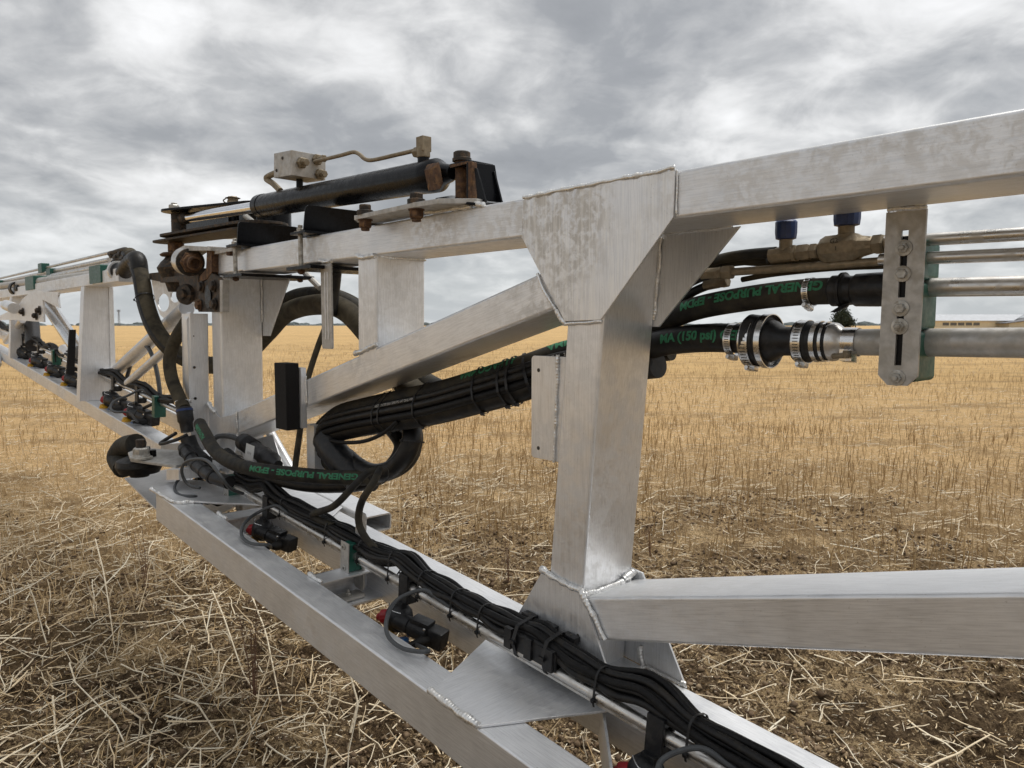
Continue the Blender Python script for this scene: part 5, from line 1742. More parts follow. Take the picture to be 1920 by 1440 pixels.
# rope-like cable dropping behind the foam pad
hose('cable', 'dirty black cable dropping behind the foam pad to the lower hinge', [(2.663, 1.52, 1.748), (2.675, 1.5, 1.611), (2.719, 1.46, 1.463), (2.743, 1.42, 1.314), (2.716, 1.38, 1.17), (2.673, 1.34, 1.073), (2.624, 1.3, 0.991)], 0.012, 'rubber_muddy', 'cable')
hose('rubber_strap', 'wide black strap hose hanging from the clamp behind the slotted strap', [(2.644, 1.5, 1.767), (2.664, 1.5, 1.685), (2.675, 1.49, 1.59)], 0.028, 'rubber_black', 'hose')

# upper double loop swinging round behind the hinge post
UL = [(4.698, 1.34, 1.952), (4.424, 1.31, 1.839), (4.263, 1.29, 1.646), (4.115, 1.3, 1.497), (3.971, 1.36, 1.389), (3.809, 1.46, 1.345), (3.612, 1.53, 1.395), (3.401, 1.56, 1.51), (3.222, 1.57, 1.601), (2.969, 1.57, 1.635), (2.704, 1.56, 1.617), (2.506, 1.56, 1.517), (2.328, 1.55, 1.39), (2.077, 1.5, 1.303), (1.863, 1.47, 1.308)]
u1, pu1 = hose('rubber_hose', 'thick muddy black hose drooping from the far pipes and arching behind the posts', UL, 0.044, 'rubber_muddy', seg=24)
hose('rubber_hose', 'second black hose riding on the upper arch behind the middle post', [(3.658, 1.62, 1.44), (3.467, 1.62, 1.599), (3.24, 1.62, 1.68), (2.923, 1.61, 1.681), (2.668, 1.6, 1.623), (2.474, 1.6, 1.517), (2.219, 1.58, 1.375), (1.926, 1.52, 1.317)], 0.031, 'rubber_dusty', seg=20)
hose('rubber_hose', 'outer hose of the upper arch with faint green print', [(3.667, 1.7, 1.643), (3.408, 1.69, 1.677), (3.099, 1.68, 1.693), (2.866, 1.68, 1.658), (2.697, 1.68, 1.592)], 0.030, 'rubber_muddy', seg=18)
MB().sweep(spline([tuple(np.array(p) + V(-0.004, -0.028, 0.006)) for p in UL[:6]], 0.012), 0.019, 10).build('split_sleeve', 'rubber_black', u1)
for f_i in (6, 40, 215, 235, 262):
    if f_i < len(pu1) - 2:
        tie(pu1[f_i], pu1[f_i + 1] - pu1[f_i], 0.048, u1, (0.6, -1, 0.2), 0.006)
# grey hose down to the blue collar
g1, pg1 = hose('rubber_hose', 'grey-brown dusty hose running down into a black socket with a blue ring', [(3.522, 1.24, 1.572), (3.565, 1.2, 1.487), (3.6, 1.18, 1.395), (3.55, 1.17, 1.305), (3.447, 1.165, 1.227), (3.371, 1.16, 1.179)], 0.0285, 'rubber_muddy', seg=20)
clamp((3.416, 1.165, 1.205), (0.4, 0, 1), 0.0295, g1, 0.012, (-0.5, 1, 0))
sk = thing('hose_socket', 'black plastic socket with a blue ring at the foot of the grey-brown hose', 'socket', (3.35, 1.16, 1.129))
a_, b_ = V(*(3.377, 1.16, 1.188)), V(*(3.342, 1.16, 1.071))
x_ = nrm(b_ - a_)
m_ = MB(); m_.lathe(a_, x_, [(0, 0.031), (0.01, 0.034), (0.06, 0.034), (0.07, 0.028), (0.11, 0.026)], 24); m_.build('socket_body', 'plastic_black', sk)
m_ = MB(); m_.ring(a_ + x_ * 0.014, x_, 0.034, 0.010, 0.002, 24); m_.build('blue_ring', 'plastic_deep_blue', sk)
m_ = MB(); m_.sweep(spline([b_, (3.373, 1.12, 1.048), (3.522, 1.1, 1.016), (3.43, 1.14, 1.07)], 0.008), 0.008, 8); m_.build('lever', 'plastic_black', sk)

# electric plug with paper tag
pg = thing('cable_plug', 'black multi-pin cable plug with a white paper tag below the diagonal brace', 'plug', (2.845, 1.27, 1.049))
a_, b_ = V(*(3.017, 1.27, 1.066)), V(*(2.653, 1.25, 1.02))
x_ = nrm(b_ - a_)
Lp = np.linalg.norm(b_ - a_)
m_ = MB(); m_.lathe(a_, x_, [(0, 0.018), (0.004, 0.036), (0.05, 0.036), (0.055, 0.031), (Lp * 0.6, 0.033), (Lp * 0.62, 0.036), (Lp * 0.85, 0.034), (Lp * 0.9, 0.024), (Lp, 0.018)], 22); m_.build('plug_body', 'plastic_black', pg)
for k in range(5):
    m_ = MB(); m_.ring(a_ + x_ * (0.06 + 0.014 * k), x_, 0.0335, 0.006, 0.003, 20); m_.build('grip_ring', 'plastic_black', pg)
MB().sweep(spline([a_, (3.16, 1.27, 1.072), (3.283, 1.26, 1.055), (3.322, 1.25, 1.004)], 0.008), 0.011, 10).build('lead', 'cable_grey', pg)
MB().prism([(2.821, 1.2, 1.09), (2.748, 1.2, 1.086), (2.767, 1.2, 1.027), (2.846, 1.2, 1.025)], (0, 0.0008, 0)).build('paper_tag', 'paper_label', pg)
flat_text('||| || |||', 0.012, (2.812, 1.199, 1.051), (-1, 0, 0), EZ, pg, 'ink_dark')


# ------------------------------------------------------------ spray line along the lower chords
PN, PO = 1.215, 0.05


def pl_(s, dn=0.0, dz=0.0):
    return low(s, PN + dn, PO + dz)


m_ = MB()
P = np.array([pl_(s) for s in np.linspace(-1.9, 3.3, 60)])
m_.sweep(P, 0.0132, 24)
spipe = m_.build('spray_pipe', 'stainless_pipe')
tag(spipe, 'bright stainless spray pipe running along the near truss between the lower beams', 'pipe')
MB().box(pl_(1.6) - LOWUP * 0.0145 - EN * 0.004, LOWDIR * 1.75, EN * 0.004, LOWUP * 0.0032).build('seam_ledge', 'stainless_pipe', spipe)

# wiring harness of separate black cables lying on the pipe
knots = [2.90, 2.72, 2.551, 2.221, 2.014, 1.842, 1.691, 1.543, 1.429, 1.285, 1.179, 1.034, 0.796, 0.55, 0.3, -0.1, -0.5, -0.9, -1.4]
hump = [(2.72, 0.03), (1.80, 0.022), (1.23, 0.022), (0.90, 0.03)]
NS = 13
strand0 = []
for i in range(NS):
    a = i * 2.399
    rr = 0.0062 + 0.0054 * math.sqrt(i)
    strand0.append((rr * math.cos(a) if i else 0, rr * math.sin(a) if i else 0))
SS = np.linspace(-1.85, 2.98, 300)
hz_ = np.zeros_like(SS)
for c, h in hump:
    hz_ += h * np.exp(-((SS - c) / 0.075) ** 2)
tight = np.ones_like(SS) * 1.12
for k in knots:
    tight -= 0.30 * np.exp(-((SS - k) / 0.045) ** 2)


def bundle_c(s):
    return 0.020, 0.033 + float(np.interp(s, SS, hz_)) * 1.0


def harness(name, label, n, o_n=0.0, seed=3):
    t = thing(name, label, 'cable harness', pl_(1.5, 0.02, 0.04))
    g = np.random.default_rng(seed)
    for i in range(n):
        ph = g.uniform(0, 6.28, 4)
        tw = 0.5 * np.sin(SS * 2.1 + 1.0)
        a = np.cos(tw) * strand0[i][0] - np.sin(tw) * strand0[i][1]
        b = np.sin(tw) * strand0[i][0] + np.cos(tw) * strand0[i][1]
        dn = 0.021 + a * tight * 1.25 + 0.0022 * np.sin(SS * 19 + ph[0])
        dz = 0.034 + hz_ + b * tight + 0.0022 * np.sin(SS * 16 + ph[1])
        pts = np.array([pl_(s, x, z) for s, x, z in zip(SS, dn, dz)])
        r = 0.0074 if i % 3 else 0.0088
        MB().sweep(pts, r, 9).build('strand', 'cable_black' if i % 2 else 'rubber_black', t, angle=70)
    return t


hn = harness('cable_harness', 'bundle of black cables tied along the bright spray pipe in the foreground', NS)
for k in knots[2:]:
    if abs(k - 1.285) < 0.01 or abs(k - 1.179) < 0.01:
        continue
    cn, cz = bundle_c(k)
    tie_hull(pl_(k), LOWDIR + V(0, 0, 0.0), [(0, 0, 0.0135), (cn + 0.012, cz, 0.022), (cn - 0.008, cz + 0.006, 0.022)], hn, (0, -1, -0.35), 0.0055, 0.016)

# notched cable holder clipped on the pipe
ch = thing('cable_holder', 'black notched plastic cable holder strapped on the spray pipe with two wide ties', 'cable holder', pl_(1.235, 0, 0.03))
m_ = MB()
m_.box(pl_(1.235, -0.012, 0.027), LOWDIR * 0.086, EN * 0.004, LOWUP * 0.022)
m_.box(pl_(1.235, 0.050, 0.030), LOWDIR * 0.086, EN * 0.005, LOWUP * 0.030)
m_.box(pl_(1.235, 0.020, 0.010), LOWDIR * 0.086, EN * 0.034, LOWUP * 0.004)
m_.build('channel', 'plastic_black', ch, 0.002)
for s_ in (1.165, 1.235, 1.305):
    MB().box(pl_(s_, -0.0175, 0.030), LOWDIR * 0.012, EN * 0.006, LOWUP * 0.026).build('lug', 'plastic_black', ch, 0.0015)
    m_ = MB(); m_.box(pl_(s_, 0.054, 0.064), LOWDIR * 0.020, EN * 0.011, LOWUP * 0.007); lg = m_.build('block', 'plastic_black', ch, 0.002)
    MB().cyl(pl_(s_, 0.054, 0.0705), pl_(s_, 0.054, 0.0716), 0.0038, 12).build('hole', 'ink_dark', lg)
for s_ in (1.285, 1.185):
    tie_hull(pl_(s_), LOWDIR, [(0, 0, 0.0135), (-0.021, 0.030, 0.003), (-0.005, 0.060, 0.008), (0.035, 0.068, 0.008), (0.055, 0.04, 0.006)], ch, (0, -1, 0.1), 0.011, 0)


def pipe_clamp(s, label, foot=True):
    t = thing('pipe_clamp', label, 'clamp', pl_(s), 'green block clamps holding the near spray pipe')
    pf = MB().box(pl_(s, -0.030, -0.004), LOWDIR * 0.024, EN * 0.0018, LOWUP * 0.050).build('cover_plate', 'galvanised_plate', t, 0.0008)
    for d in (0.030, -0.038):
        q = pl_(s, -0.032, d)
        m_ = MB(); m_.lathe(q, -EN, [(0, 0.0085), (0.003, 0.0085), (0.0045, 0.006)], 16); b_ = m_.build('bolt', 'zinc_steel', t)
        MB().lathe(q - EN * 0.0042, -EN, [(0, 0.0042), (0.0006, 0.0042)], 6).build('socket', 'ink_dark', b_)
    m_ = MB(); m_.rbox(pl_(s, -0.004, -0.004), LOWDIR * 0.020, LOWUP * 0.046, EN * 0.0235, 0.004); m_.build('clamp_block', 'plastic_green', t)
    m_ = MB()
    m_.rbox(pl_(s - 0.004, 0.024, 0.008), LOWDIR * 0.028, LOWUP * 0.128, EN * 0.0035, 0.012)
    m_.build('upright', 'galvanised_plate', t, 0.0008)
    if foot:
        q = pl_(s - 0.004, -0.018, -0.132)
        MB().rbox(q, LOWDIR * 0.028, EN * 0.046, LOWUP * 0.0035, 0.012).build('foot', 'galvanised_plate', t, 0.0008)
        bolt(q - EN * 0.006 + LOWUP * 0.0035, LOWUP, 0.0085, t, 'zinc_steel', True, 1.3)
    return t


pipe_clamp(2.06, 'green pipe clamp with a two-bolt silver cover plate in front of the channel end')
pipe_clamp(3.00, 'green pipe clamp with a silver cover plate beside the corner sheet at the hinge')


LOOPN = [(1.472, 1.077, 0.734), (1.522, 1.038, 0.736), (1.591, 1.036, 0.749), (1.639, 1.066, 0.775), (1.695, 1.136, 0.79), (1.644, 1.185, 0.82), (1.592, 1.2, 0.806), (1.545, 1.215, 0.784)]


def nozzle(s, label, pn=PN, po=PO, k=1.0, cable=True, group='nozzle bodies under the near spray pipe', base=None):
    q0 = base if base is not None else low(s, pn, po)
    U, Fw, Dn = LOWDIR, -EN, -LOWUP                  # along, towards the viewer, down
    pt = lambda a, b, c: q0 + (U * a + Fw * b + Dn * c) * k
    t = thing('nozzle_body', label, 'spray nozzle', q0, group)
    m_ = MB()
    m_.box(pt(0, 0.017, 0.004), U * 0.021 * k, Fw * 0.004 * k, Dn * 0.043 * k)
    m_.box(pt(0, -0.019, 0.004), U * 0.021 * k, Fw * 0.004 * k, Dn * 0.040 * k)
    m_.box(pt(0, 0.0, -0.030), U * 0.021 * k, Fw * 0.020 * k, Dn * 0.010 * k)
    m_.box(pt(0, 0.0, 0.036), U * 0.018 * k, Fw * 0.018 * k, Dn * 0.012 * k)
    m_.build('saddle', 'plastic_black', t, 0.0015 * k)
    m_ = MB(); m_.box(pt(0.004, 0.024, 0.052), U * 0.017 * k, Fw * 0.007 * k, Dn * 0.010 * k); m_.build('latch', 'plastic_black', t, 0.001 * k)
    # turret
    tc = pt(0.006, 0.022, 0.098)
    m_ = MB(); m_.lathe(tc - Dn * 0.045 * k, Dn + U * 0.12, [(0, 0.012 * k), (0.004 * k, 0.025 * k), (0.018 * k, 0.036 * k), (0.030 * k, 0.040 * k), (0.060 * k, 0.040 * k), (0.070 * k, 0.034 * k), (0.078 * k, 0.02 * k)], 26)
    tb_ = m_.build('turret', 'plastic_black', t)
    m_ = MB(); m_.sweep(spline([pt(0.03, 0.045, 0.050), pt(0.0, 0.060, 0.056), pt(-0.03, 0.045, 0.060)], 0.005), 0.0016, 6); m_.build('wire_clip', 'polished_band', tb_)
    # check-valve barrel lying sideways with its rear box and the cable grommet
    x = nrm(-U * 0.80 + Fw * -0.30 + Dn * 0.10)
    b0_ = tc + Fw * 0.018 * k - Dn * 0.006 * k
    m_ = MB(); m_.lathe(b0_, x, [(0, 0.020 * k), (0.01 * k, 0.0245 * k), (0.052 * k, 0.0245 * k), (0.054 * k, 0.0215 * k), (0.058 * k, 0.0215 * k), (0.060 * k, 0.0275 * k), (0.118 * k, 0.0285 * k), (0.122 * k, 0.02 * k)], 26)
    br = m_.build('valve_barrel', 'plastic_black', t)
    e_ = b0_ + x * 0.125 * k
    y = nrm(np.cross(x, Dn)); 
    y = y if y @ Fw > 0 else -y
    zz = nrm(np.cross(x, y))
    zz = zz if zz @ Dn > 0 else -zz
    m_ = MB(); m_.box(b0_ + x * 0.092 * k - zz * 0.029 * k, x * 0.030 * k, y * 0.021 * k, zz * 0.006 * k); m_.build('terminal_cover', 'plastic_black', t, 0.0015 * k)
    m_ = MB(); m_.cyl(b0_ + x * 0.113 * k - zz * 0.02 * k + y * 0.018 * k, b0_ + x * 0.113 * k - zz * 0.02 * k + y * 0.024 * k, 0.004 * k, 10); m_.build('screw', 'polished_band', t)
    m_ = MB(); m_.box(e_ + x * 0.018 * k - y * 0.006 * k + zz * 0.004 * k, x * 0.026 * k, y * 0.024 * k, zz * 0.026 * k); m_.build('coil_box', 'plastic_black', t, 0.006 * k)
    m_ = MB(); m_.lathe(e_ + y * 0.010 * k + zz * 0.012 * k, nrm(y * 0.8 - x * 0.5 + zz * 0.1), [(0, 0.017 * k), (0.02 * k, 0.018 * k), (0.032 * k, 0.012 * k), (0.05 * k, 0.0078 * k), (0.062 * k, 0.007 * k)], 18); m_.build('cable_gland', 'rubber_black', t)
    # coloured spray tips
    for nm, dr, cc, col in (('red_cap', nrm(U * 0.85 + Fw * 0.6 + Dn * 0.25), pt(0.034, 0.034, 0.095), 'plastic_red'),
                            ('yellow_cap', nrm(Dn + Fw * 0.25 + U * 0.25), pt(0.012, 0.058, 0.122), 'plastic_yellow'),
                            ('blue_cap', nrm(Dn - U * 0.25), pt(-0.030, 0.040, 0.136), 'plastic_blue')):
        m_ = MB(); m_.lathe(cc, dr, [(0, 0.016 * k), (0.003 * k, 0.021 * k), (0.028 * k, 0.021 * k), (0.032 * k, 0.015 * k), (0.044 * k, 0.008 * k)], 12)
        m_.build(nm, col, t, angle=25)
    m_ = MB(); m_.cyl(pt(-0.032, 0.030, 0.160), pt(-0.036, 0.030, 0.188), 0.010 * k, 6); m_.build('spray_tip', 'plastic_deep_blue', t)
    if cable:
        g0 = e_ + y * 0.050 * k + zz * 0.014 * k - x * 0.012 * k
        pts = [g0] + [q0 + (np.array(p_) - low(1.754, PN, PO)) * k for p_ in LOOPN]
        MB().sweep(spline(pts, 0.006), 0.0058 * k, 10).build('lead', 'cable_grey', t)
    return t


nozzle(1.754, 'black nozzle body with a grey cable loop between the clamp plate and the cable holder')
nozzle(0.868, 'black nozzle body at the bottom edge of the picture under the spray pipe')
nozzle(2.66, 'black nozzle body with a grey cable loop left of the channel end, beyond the rung')
nozzle(3.32, 'black nozzle body with wrapped fittings lying on the white corner sheet')

# thick cables rising from the harness to the hose loop
hose('cable', 'thick black cable arching from the harness up to the low hose loop', [pl_(2.20, 0.01, 0.05), (2.3, 1.2, 0.903), (2.154, 1.2, 0.959), (2.069, 1.22, 1.031), (2.053, 1.27, 1.079), (2.031, 1.3, 1.086)], 0.0115, 'rubber_dusty', 'cable')
hose('cable', 'thick black cable dropping from the low hose loop beside the silver upright', [(2.031, 1.3, 1.086), (1.942, 1.22, 1.068), (1.979, 1.2, 1.007), (2.008, 1.205, 0.933), (1.97, 1.215, 0.88), (1.936, 1.235, 0.85)], 0.0115, 'rubber_dusty', 'cable')
hose('cable', 'thin grey cable looping over the corner sheet at the hinge end', [(2.679, 1.12, 0.927), (2.627, 1.05, 0.966), (2.634, 1.02, 1.018), (2.766, 1.02, 1.054), (2.902, 1, 1.032), (2.964, 1, 0.982), (2.958, 1.02, 0.928), (2.913, 1.05, 0.92)], 0.006, 'cable_grey', 'cable')
hose('rubber_hose', 'fat ribbed black hose end resting on the corner sheet', [(3.336, 1.14, 1.015), (3.158, 1.12, 0.976), (2.96, 1.11, 0.953), (2.825, 1.13, 0.943)], 0.026, 'plastic_black', seg=16)
hose('rubber_hose', 'wrapped black elbow beside the grey-brown hose socket', [(3.343, 1.16, 1.059), (3.313, 1.17, 1.002), (3.202, 1.18, 0.962)], 0.032, 'plastic_black', seg=16)
for i, f_ in enumerate(((360, 858), (372, 872), (388, 885))):
    pass
m_ = MB()
for q in ((3.303, 1.135, 1.005), (3.213, 1.125, 0.99), (3.122, 1.118, 0.972), (3.026, 1.112, 0.96), (2.938, 1.112, 0.952)):
    m_.ring(q, (-1, 0.2, -0.35), 0.0265, 0.010, 0.003, 18)
o = m_.build('hose_ribs', 'rubber_black')
tag(o, 'black ribbed sleeve around the fat hose end on the corner sheet', 'sleeve')


# ------------------------------------------------------------ the boom section beyond the hinge
farb = thing('truss_section', 'second silver truss section running off to the left beyond the hinge', 'boom frame', low(6.0, 1.35))
FN0, FN1 = 1.27, 1.36
MB().beam(low(4.05, 1.32, -0.045), low(14.0, 1.32, -0.045), (0, 0.052, 0), LOWUP * 0.045, 0.006).build('lower_front_beam', 'alu_s', farb)
MB().beam(low(4.3, 1.66, -0.05), low(14.0, 1.66, -0.05), (0, 0.05, 0), LOWUP * 0.05, 0.006).build('lower_rear_beam', 'alu_s', farb)
MB().beam(V(4.75, 1.37, 1.84), V(14.0, 1.37, 1.84), (0, 0.08, 0), (0, 0, 0.04), 0.006).build('upper_chord', 'alu_s', farb)
# end box beside the hinge
MB().beam(V(3.48, 1.245, 0.98), V(3.46, 1.25, 1.60), (0.05, 0, 0), (0, 0.042, 0), 0.006).build('end_post', 'alu_z', farb)
MB().prism([(3.42, 1.199, 1.571), (3.42, 1.219, 1.607), (3.42, 1.231, 1.543), (3.42, 1.22, 1.056), (3.42, 1.201, 1.058)], (0.05, 0, 0)).build('end_flange', 'alu_z', farb)
for zz_ in (1.50, 1.36, 1.22, 1.08):
    bolt(V(3.42, 1.225, zz_), -ES, 0.006, farb, 'dark_dirty_steel', False, 0.2)


def panel(s, n0b, n1b, zb, n0t, n1t, zt, label=None):
    m = MB()
    m.prism([(s, n0b, zb), (s, n1b, zb), (s, n1t, zt), (s, n0t, zt)], (0.006, 0, 0))
    p = m.build('web_panel', 'alu_z', farb)
    MB().prism([(s - 0.002, n0b, zb), (s + 0.085, n0b, zb), (s + 0.085, n0t, zt), (s - 0.002, n0t, zt)], (0, -0.006, 0)).build('flange', 'alu_z', p)
    MB().prism([(s - 0.002, n1b, zb), (s + 0.085, n1b, zb), (s + 0.085, n1t, zt), (s - 0.002, n1t, zt)], (0, 0.006, 0)).build('flange', 'alu_z', p)
    MB().prism([(s - 0.0015, n1b - 0.03, zb), (s - 0.0015, n1b, zb), (s - 0.0015, n1t, zt), (s - 0.0015, n1t - 0.022, zt)], (-0.008, 0, 0)).build('fold', 'alu_z', p)
    return p


panel(5.5, 1.235, 1.445, 1.05, 1.292, 1.452, 1.80)
panel(8.0, 1.255, 1.50, 1.25, 1.29, 1.46, 1.80)
panel(10.2, 1.26, 1.56, 1.43, 1.29, 1.48, 1.80)
# rest pad on the first panel
MB().prism([(5.48, 1.158, 1.231), (5.48, 1.203, 1.225), (5.48, 1.224, 1.519), (5.48, 1.188, 1.519)], (0.03, 0, 0)).build('foam_pad', 'foam_black', farb, 0.003)
# round brace tubes
MB().cyl((5.75, 1.423, 1.131), (3.95, 1.387, 1.634), 0.040, 20).build('brace_tube', 'alu_s', farb)
MB().cyl((7, 1.356, 1.734), (5.7, 1.29, 1.366), 0.050, 20).build('brace_tube', 'polished_band', farb)
MB().cyl((6.6, 1.384, 1.361), (5.6, 1.394, 1.164), 0.040, 20).build('brace_tube', 'alu_s', farb)
MB().cyl((8.6, 1.32, 1.391), (7.8, 1.324, 1.592), 0.03, 12).build('brace_tube', 'alu_s', farb)
MB().cyl((4.9, 1.36, 1.198), (4.1, 1.38, 1.463), 0.024, 14).build('brace_tube', 'alu_s', farb)
# white hinge plates of the next joint
hpw = MB().prism([(7.454, 1.22, 1.59), (6.402, 1.22, 1.57), (6.401, 1.22, 1.734), (5.9, 1.22, 1.665), (5.93, 1.22, 1.744), (5.893, 1.22, 1.772), (6.719, 1.22, 1.811), (7.141, 1.22, 1.76), (7.333, 1.22, 1.7), (8.198, 1.22, 1.633), (8.21, 1.22, 1.594)], (0, 0.012, 0)).build('joint_plate', 'alu_z', farb)
for q in ((7.118, 1.215, 1.653), (6.622, 1.215, 1.619), (6.501, 1.215, 1.657)):
    bolt(q, -EN, 0.020, farb, 'dark_dirty_steel', True, 0.3)
MB().cyl((7.726, 1.2, 1.72), (7.274, 1.18, 1.685), 0.045, 16).build('stub_tube', 'alu_s', farb)
m_ = MB(); m_.cyl((8, 1.431, 1.565), (7.6, 1.359, 1.37), 0.06, 16); m_.build('damper', 'plastic_black', farb)
# ear plate with two holes behind the hinge pins
def keyhole(outer, holes):
    """outline with holes joined by a cut line; points in the (s, z) plane"""
    out = list(outer)
    ar = sum(out[i][0] * out[(i + 1) % len(out)][1] - out[(i + 1) % len(out)][0] * out[i][1] for i in range(len(out)))
    sg = -1 if ar > 0 else 1
    for c, r0, r1 in holes:
        k = min(range(len(out)), key=lambda i: (out[i][0] - c[0]) ** 2 + (out[i][1] - c[1]) ** 2)
        p = out[k]
        a0 = math.atan2((p[1] - c[1]) / r1, (p[0] - c[0]) / r0)
        ring = [(c[0] + r0 * math.cos(a0 + sg * 2 * math.pi * j / 20), c[1] + r1 * math.sin(a0 + sg * 2 * math.pi * j / 20)) for j in range(21)]
        out = out[:k + 1] + ring + [p] + out[k + 1:]
    return out


o4 = [(4.693, 1.45, 1.828), (3.945, 1.45, 1.807), (3.958, 1.45, 1.657), (4.254, 1.45, 1.6), (4.445, 1.45, 1.571), (4.558, 1.45, 1.608), (4.641, 1.45, 1.702)]
cA, cB = (4.496, 1.45, 1.677), (4.301, 1.45, 1.708)
q = keyhole([(a[0], a[2]) for a in o4], [((cA[0], cA[2]), 0.10, 0.052), ((cB[0], cB[2]), 0.075, 0.036)])
m_ = MB()
m_.prism([(a, 1.45, b) for a, b in q], (0, 0.008, 0))
m_.build('ear_plate', 'alu_z', farb, smooth=False, merge=False)

for (lb, pts, r) in (
        ('thin upper pipe of the far section, topmost of the three', [(5.522, 1.45, 2.029), (6.444, 1.45, 2.029), (9.623, 1.45, 2.044)], 0.011),
        ('thin pipe of the far section, middle of the three', [(5.491, 1.44, 1.981), (6.407, 1.44, 1.987), (9.568, 1.44, 2.002)], 0.016),
        ('pipe of the far section just above the fat grey pipe', [(5.3, 1.42, 1.937), (6.325, 1.42, 1.942), (9.447, 1.42, 1.958)], 0.022)):
    a, b = V(*pts[0]), V(*pts[-1])
    b = a + (b - a) * 1.5
    o = MB().sweep(a + (b - a) * np.linspace(0, 1, 12)[:, None], r, 12).build('steel_pipe', 'stainless_pipe')
    tag(o, lb, 'pipe', 'steel pipes on the far section')
a, b = V(*(5.005, 1.33, 1.86)), V(*(7.309, 1.33, 1.9))
b2_ = a + (b - a) * 2.2
o = MB().sweep(a + (b2_ - a) * np.linspace(0, 1, 12)[:, None], 0.034, 20).build('steel_pipe', 'galvanised_plate')
tag(o, 'fat grey pipe lying on the far section between green blocks', 'pipe')
for nm, qa, w in (('green clamp block on the far section next to the drooping hose', (5.213, 1.33, 1.864), 0.13), ('green clamp block on the far section above the white joint plate', (7.186, 1.33, 1.89), 0.16)):
    m_ = MB(); m_.rbox(V(*qa), ES * w, EZ * 0.055, EN * 0.05, 0.008)
    o = m_.build('clamp_block', 'plastic_green')
    tag(o, nm, 'clamp block')
for nm, qa in (('small green pipe clip on the thin far pipes, upper one', (7.454, 1.44, 2.032)), ('small green pipe clip on the thin far pipes, lower one', (7.098, 1.43, 1.969)), ('small green pipe clip at the left edge', (9.38, 1.42, 1.972))):
    m_ = MB(); m_.rbox(V(*qa), ES * 0.07, EZ * 0.04, EN * 0.03, 0.006)
    o = m_.build('pipe_clip', 'plastic_green')
    tag(o, nm, 'pipe clip')
# coupling ring joining the fat pipe to the drooping hose
cpl = thing('pipe_coupling', 'black coupling with silver rings at the top of the drooping muddy hose', 'coupling', (4.936, 1.33, 1.873))
x_ = nrm(a - b)
q = V(*(4.893, 1.33, 1.87))
m_ = MB(); m_.ring(q, x_, 0.050, 0.03, 0.010, 28); m_.build('ring', 'alu_s', cpl)
m_ = MB(); m_.lathe(q - x_ * 0.02, x_, [(0, 0.05), (0.05, 0.05), (0.06, 0.04), (0.15, 0.038)], 24); m_.build('sleeve', 'plastic_black', cpl)
m_ = MB(); m_.ring(V(*(7.94, 1.32, 1.873)), x_, 0.050, 0.10, 0.012, 20); m_.lathe(V(*(7.844, 1.32, 1.87)), x_, [(0, 0.04), (0.1, 0.04)], 18); o = m_.build('ring', 'rubber_black', cpl)
el = hose('rubber_hose', 'black hose elbow rising at the top of the drooping muddy hose', [(4.789, 1.33, 1.853), (4.614, 1.32, 1.903), (4.453, 1.31, 1.91), (4.424, 1.31, 1.839)], 0.045, 'rubber_black', seg=20)
m_ = MB(); m_.sweep(spline([(5.409, 1.42, 2.012), (5.206, 1.42, 2.018), (4.957, 1.4, 2.006), (4.84, 1.38, 1.958), (4.751, 1.36, 1.858)], 0.02), 0.014, 8)
o = m_.build('mounting_bar', 'dark_dirty_steel')
tag(o, 'bent dirty bar over the pipe ends beside the drooping hose', 'bar')
m_ = MB()
for q in ((5.388, 1.43, 2.005), (5.259, 1.42, 1.975), (5.165, 1.42, 1.989), (5.249, 1.41, 1.947), (5.077, 1.41, 1.956)):
    m_.lathe(q, x_, [(0, 0.02), (0.004, 0.028), (0.05, 0.028), (0.055, 0.018)], 6)
o = m_.build('pipe_fittings', 'dark_dirty_steel')
tag(o, 'cluster of grimy pipe fittings at the end of the thin far pipes', 'fittings')
o['kind'] = 'stuff'

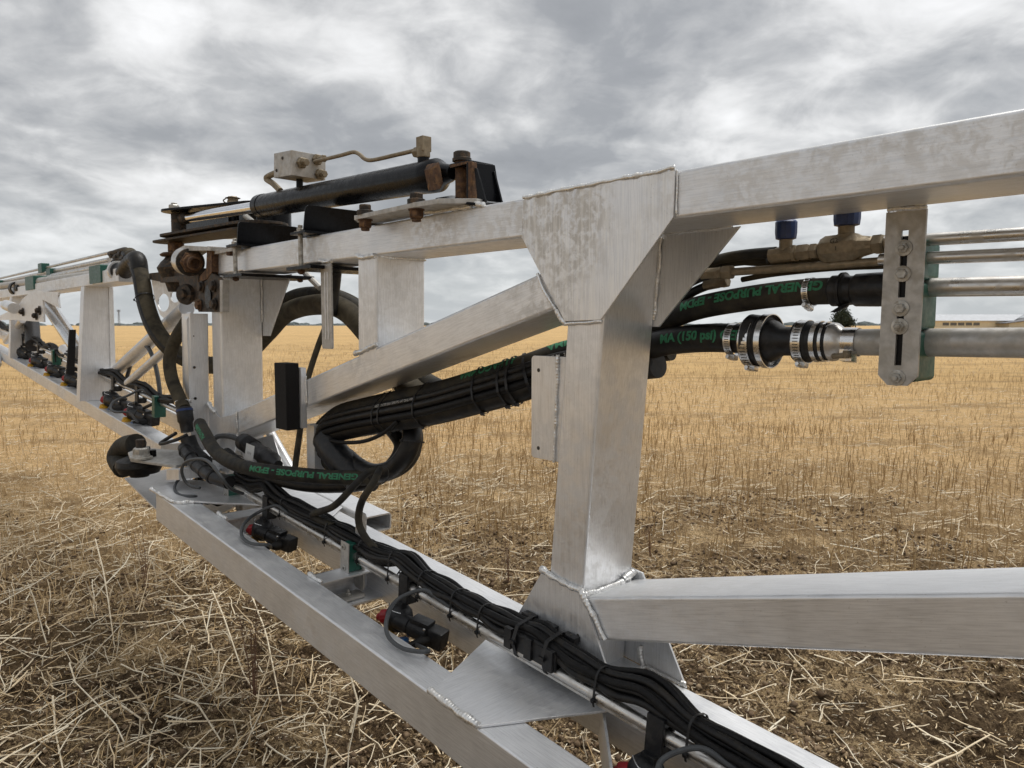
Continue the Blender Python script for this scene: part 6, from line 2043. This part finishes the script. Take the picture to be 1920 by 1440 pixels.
# far spray line, cables and nozzle bodies
FPN = 1.37
FPO = 0.165
P = np.array([low(s, FPN, FPO) for s in np.linspace(3.75, 13, 40)])
fp = MB().sweep(P, 0.0135, 12).build('spray_pipe', 'stainless_pipe')
tag(fp, 'spray pipe of the far section seen between black nozzle bodies', 'pipe')
fh = thing('cable_harness', 'dark cable bundle running along the far spray pipe', 'cable harness', low(6, FPN, 0.08))
g = np.random.default_rng(4)
for i in range(6):
    S_a = np.linspace(3.8, 12, 90)
    ph = g.uniform(0, 6, 3)
    pts = [low(s, FPN + 0.015 * math.sin(i * 2.1) + 0.006 * math.sin(s * 9 + ph[0]), FPO + 0.038 + 0.014 * math.cos(i * 2.1) + 0.016 * math.sin(s * 11 + ph[1] * 0.2)) for s in S_a]
    MB().sweep(pts, 0.0105, 7).build('strand', 'cable_black', fh, angle=70)
names = ['nearest far nozzle body, next to the lower hinge, over a blue tip', 'second far nozzle body from the hinge, over yellow and blue tips', 'far nozzle body just right of the first tapered web', 'far nozzle body just left of the first tapered web', 'far nozzle body midway between the two tapered webs', 'small far nozzle body under the white joint plate', 'last small far nozzle body at the left edge']
for i, s in enumerate((4.70, 5.18, 5.66, 6.2, 6.75, 7.35, 8.0)):
    nozzle(s, names[i], FPN, FPO, 1.2, i == 0, 'nozzle bodies of the far section')
for s, nm in ((4.35, 'green block clamp on the far spray pipe beside the dusty hose'), (5.55, 'green block clamp on the far spray pipe in front of the first web'), (6.75, 'green block clamp on the far spray pipe between the webs')):
    m_ = MB(); m_.rbox(low(s, FPN - 0.01, FPO - 0.02), LOWDIR * 0.022, LOWUP * 0.06, EN * 0.03, 0.005)
    o = m_.build('clamp_block', 'plastic_green')
    tag(o, nm, 'clamp block')
hose('cable', 'grey cable arching between the brace tube and the far spray line', [(5.202, 1.42, 1.147), (5.047, 1.42, 1.297), (4.785, 1.4, 1.404), (4.578, 1.38, 1.425), (4.458, 1.38, 1.337), (4.399, 1.38, 1.22), (4.384, 1.38, 1.116)], 0.012, 'cable_grey', 'cable')
hose('cable', 'thin black cable straggling from the far spray line to the dusty hose', [(4.613, 1.36, 1.069), (4.328, 1.36, 1.13), (4.054, 1.34, 1.158), (3.835, 1.32, 1.216)], 0.009, 'cable_black', 'cable')
t = thing('rubber_bumper', 'black rubber bumper poking in at the left edge below the far beam', 'bumper', (8.567, 1.25, 1.087))
m_ = MB(); m_.lathe((8.398, 1.2, 1.087), (0.3, -1, 0), [(0, 0.05), (0.01, 0.085), (0.05, 0.095), (0.09, 0.085), (0.10, 0.03)], 22); m_.build('rubber_disc', 'rubber_dusty', t)
m_ = MB(); m_.cyl((8.451, 1.22, 1.174), (8.689, 1.26, 1.287), 0.03, 10); m_.build('mount', 'alu_z', t)
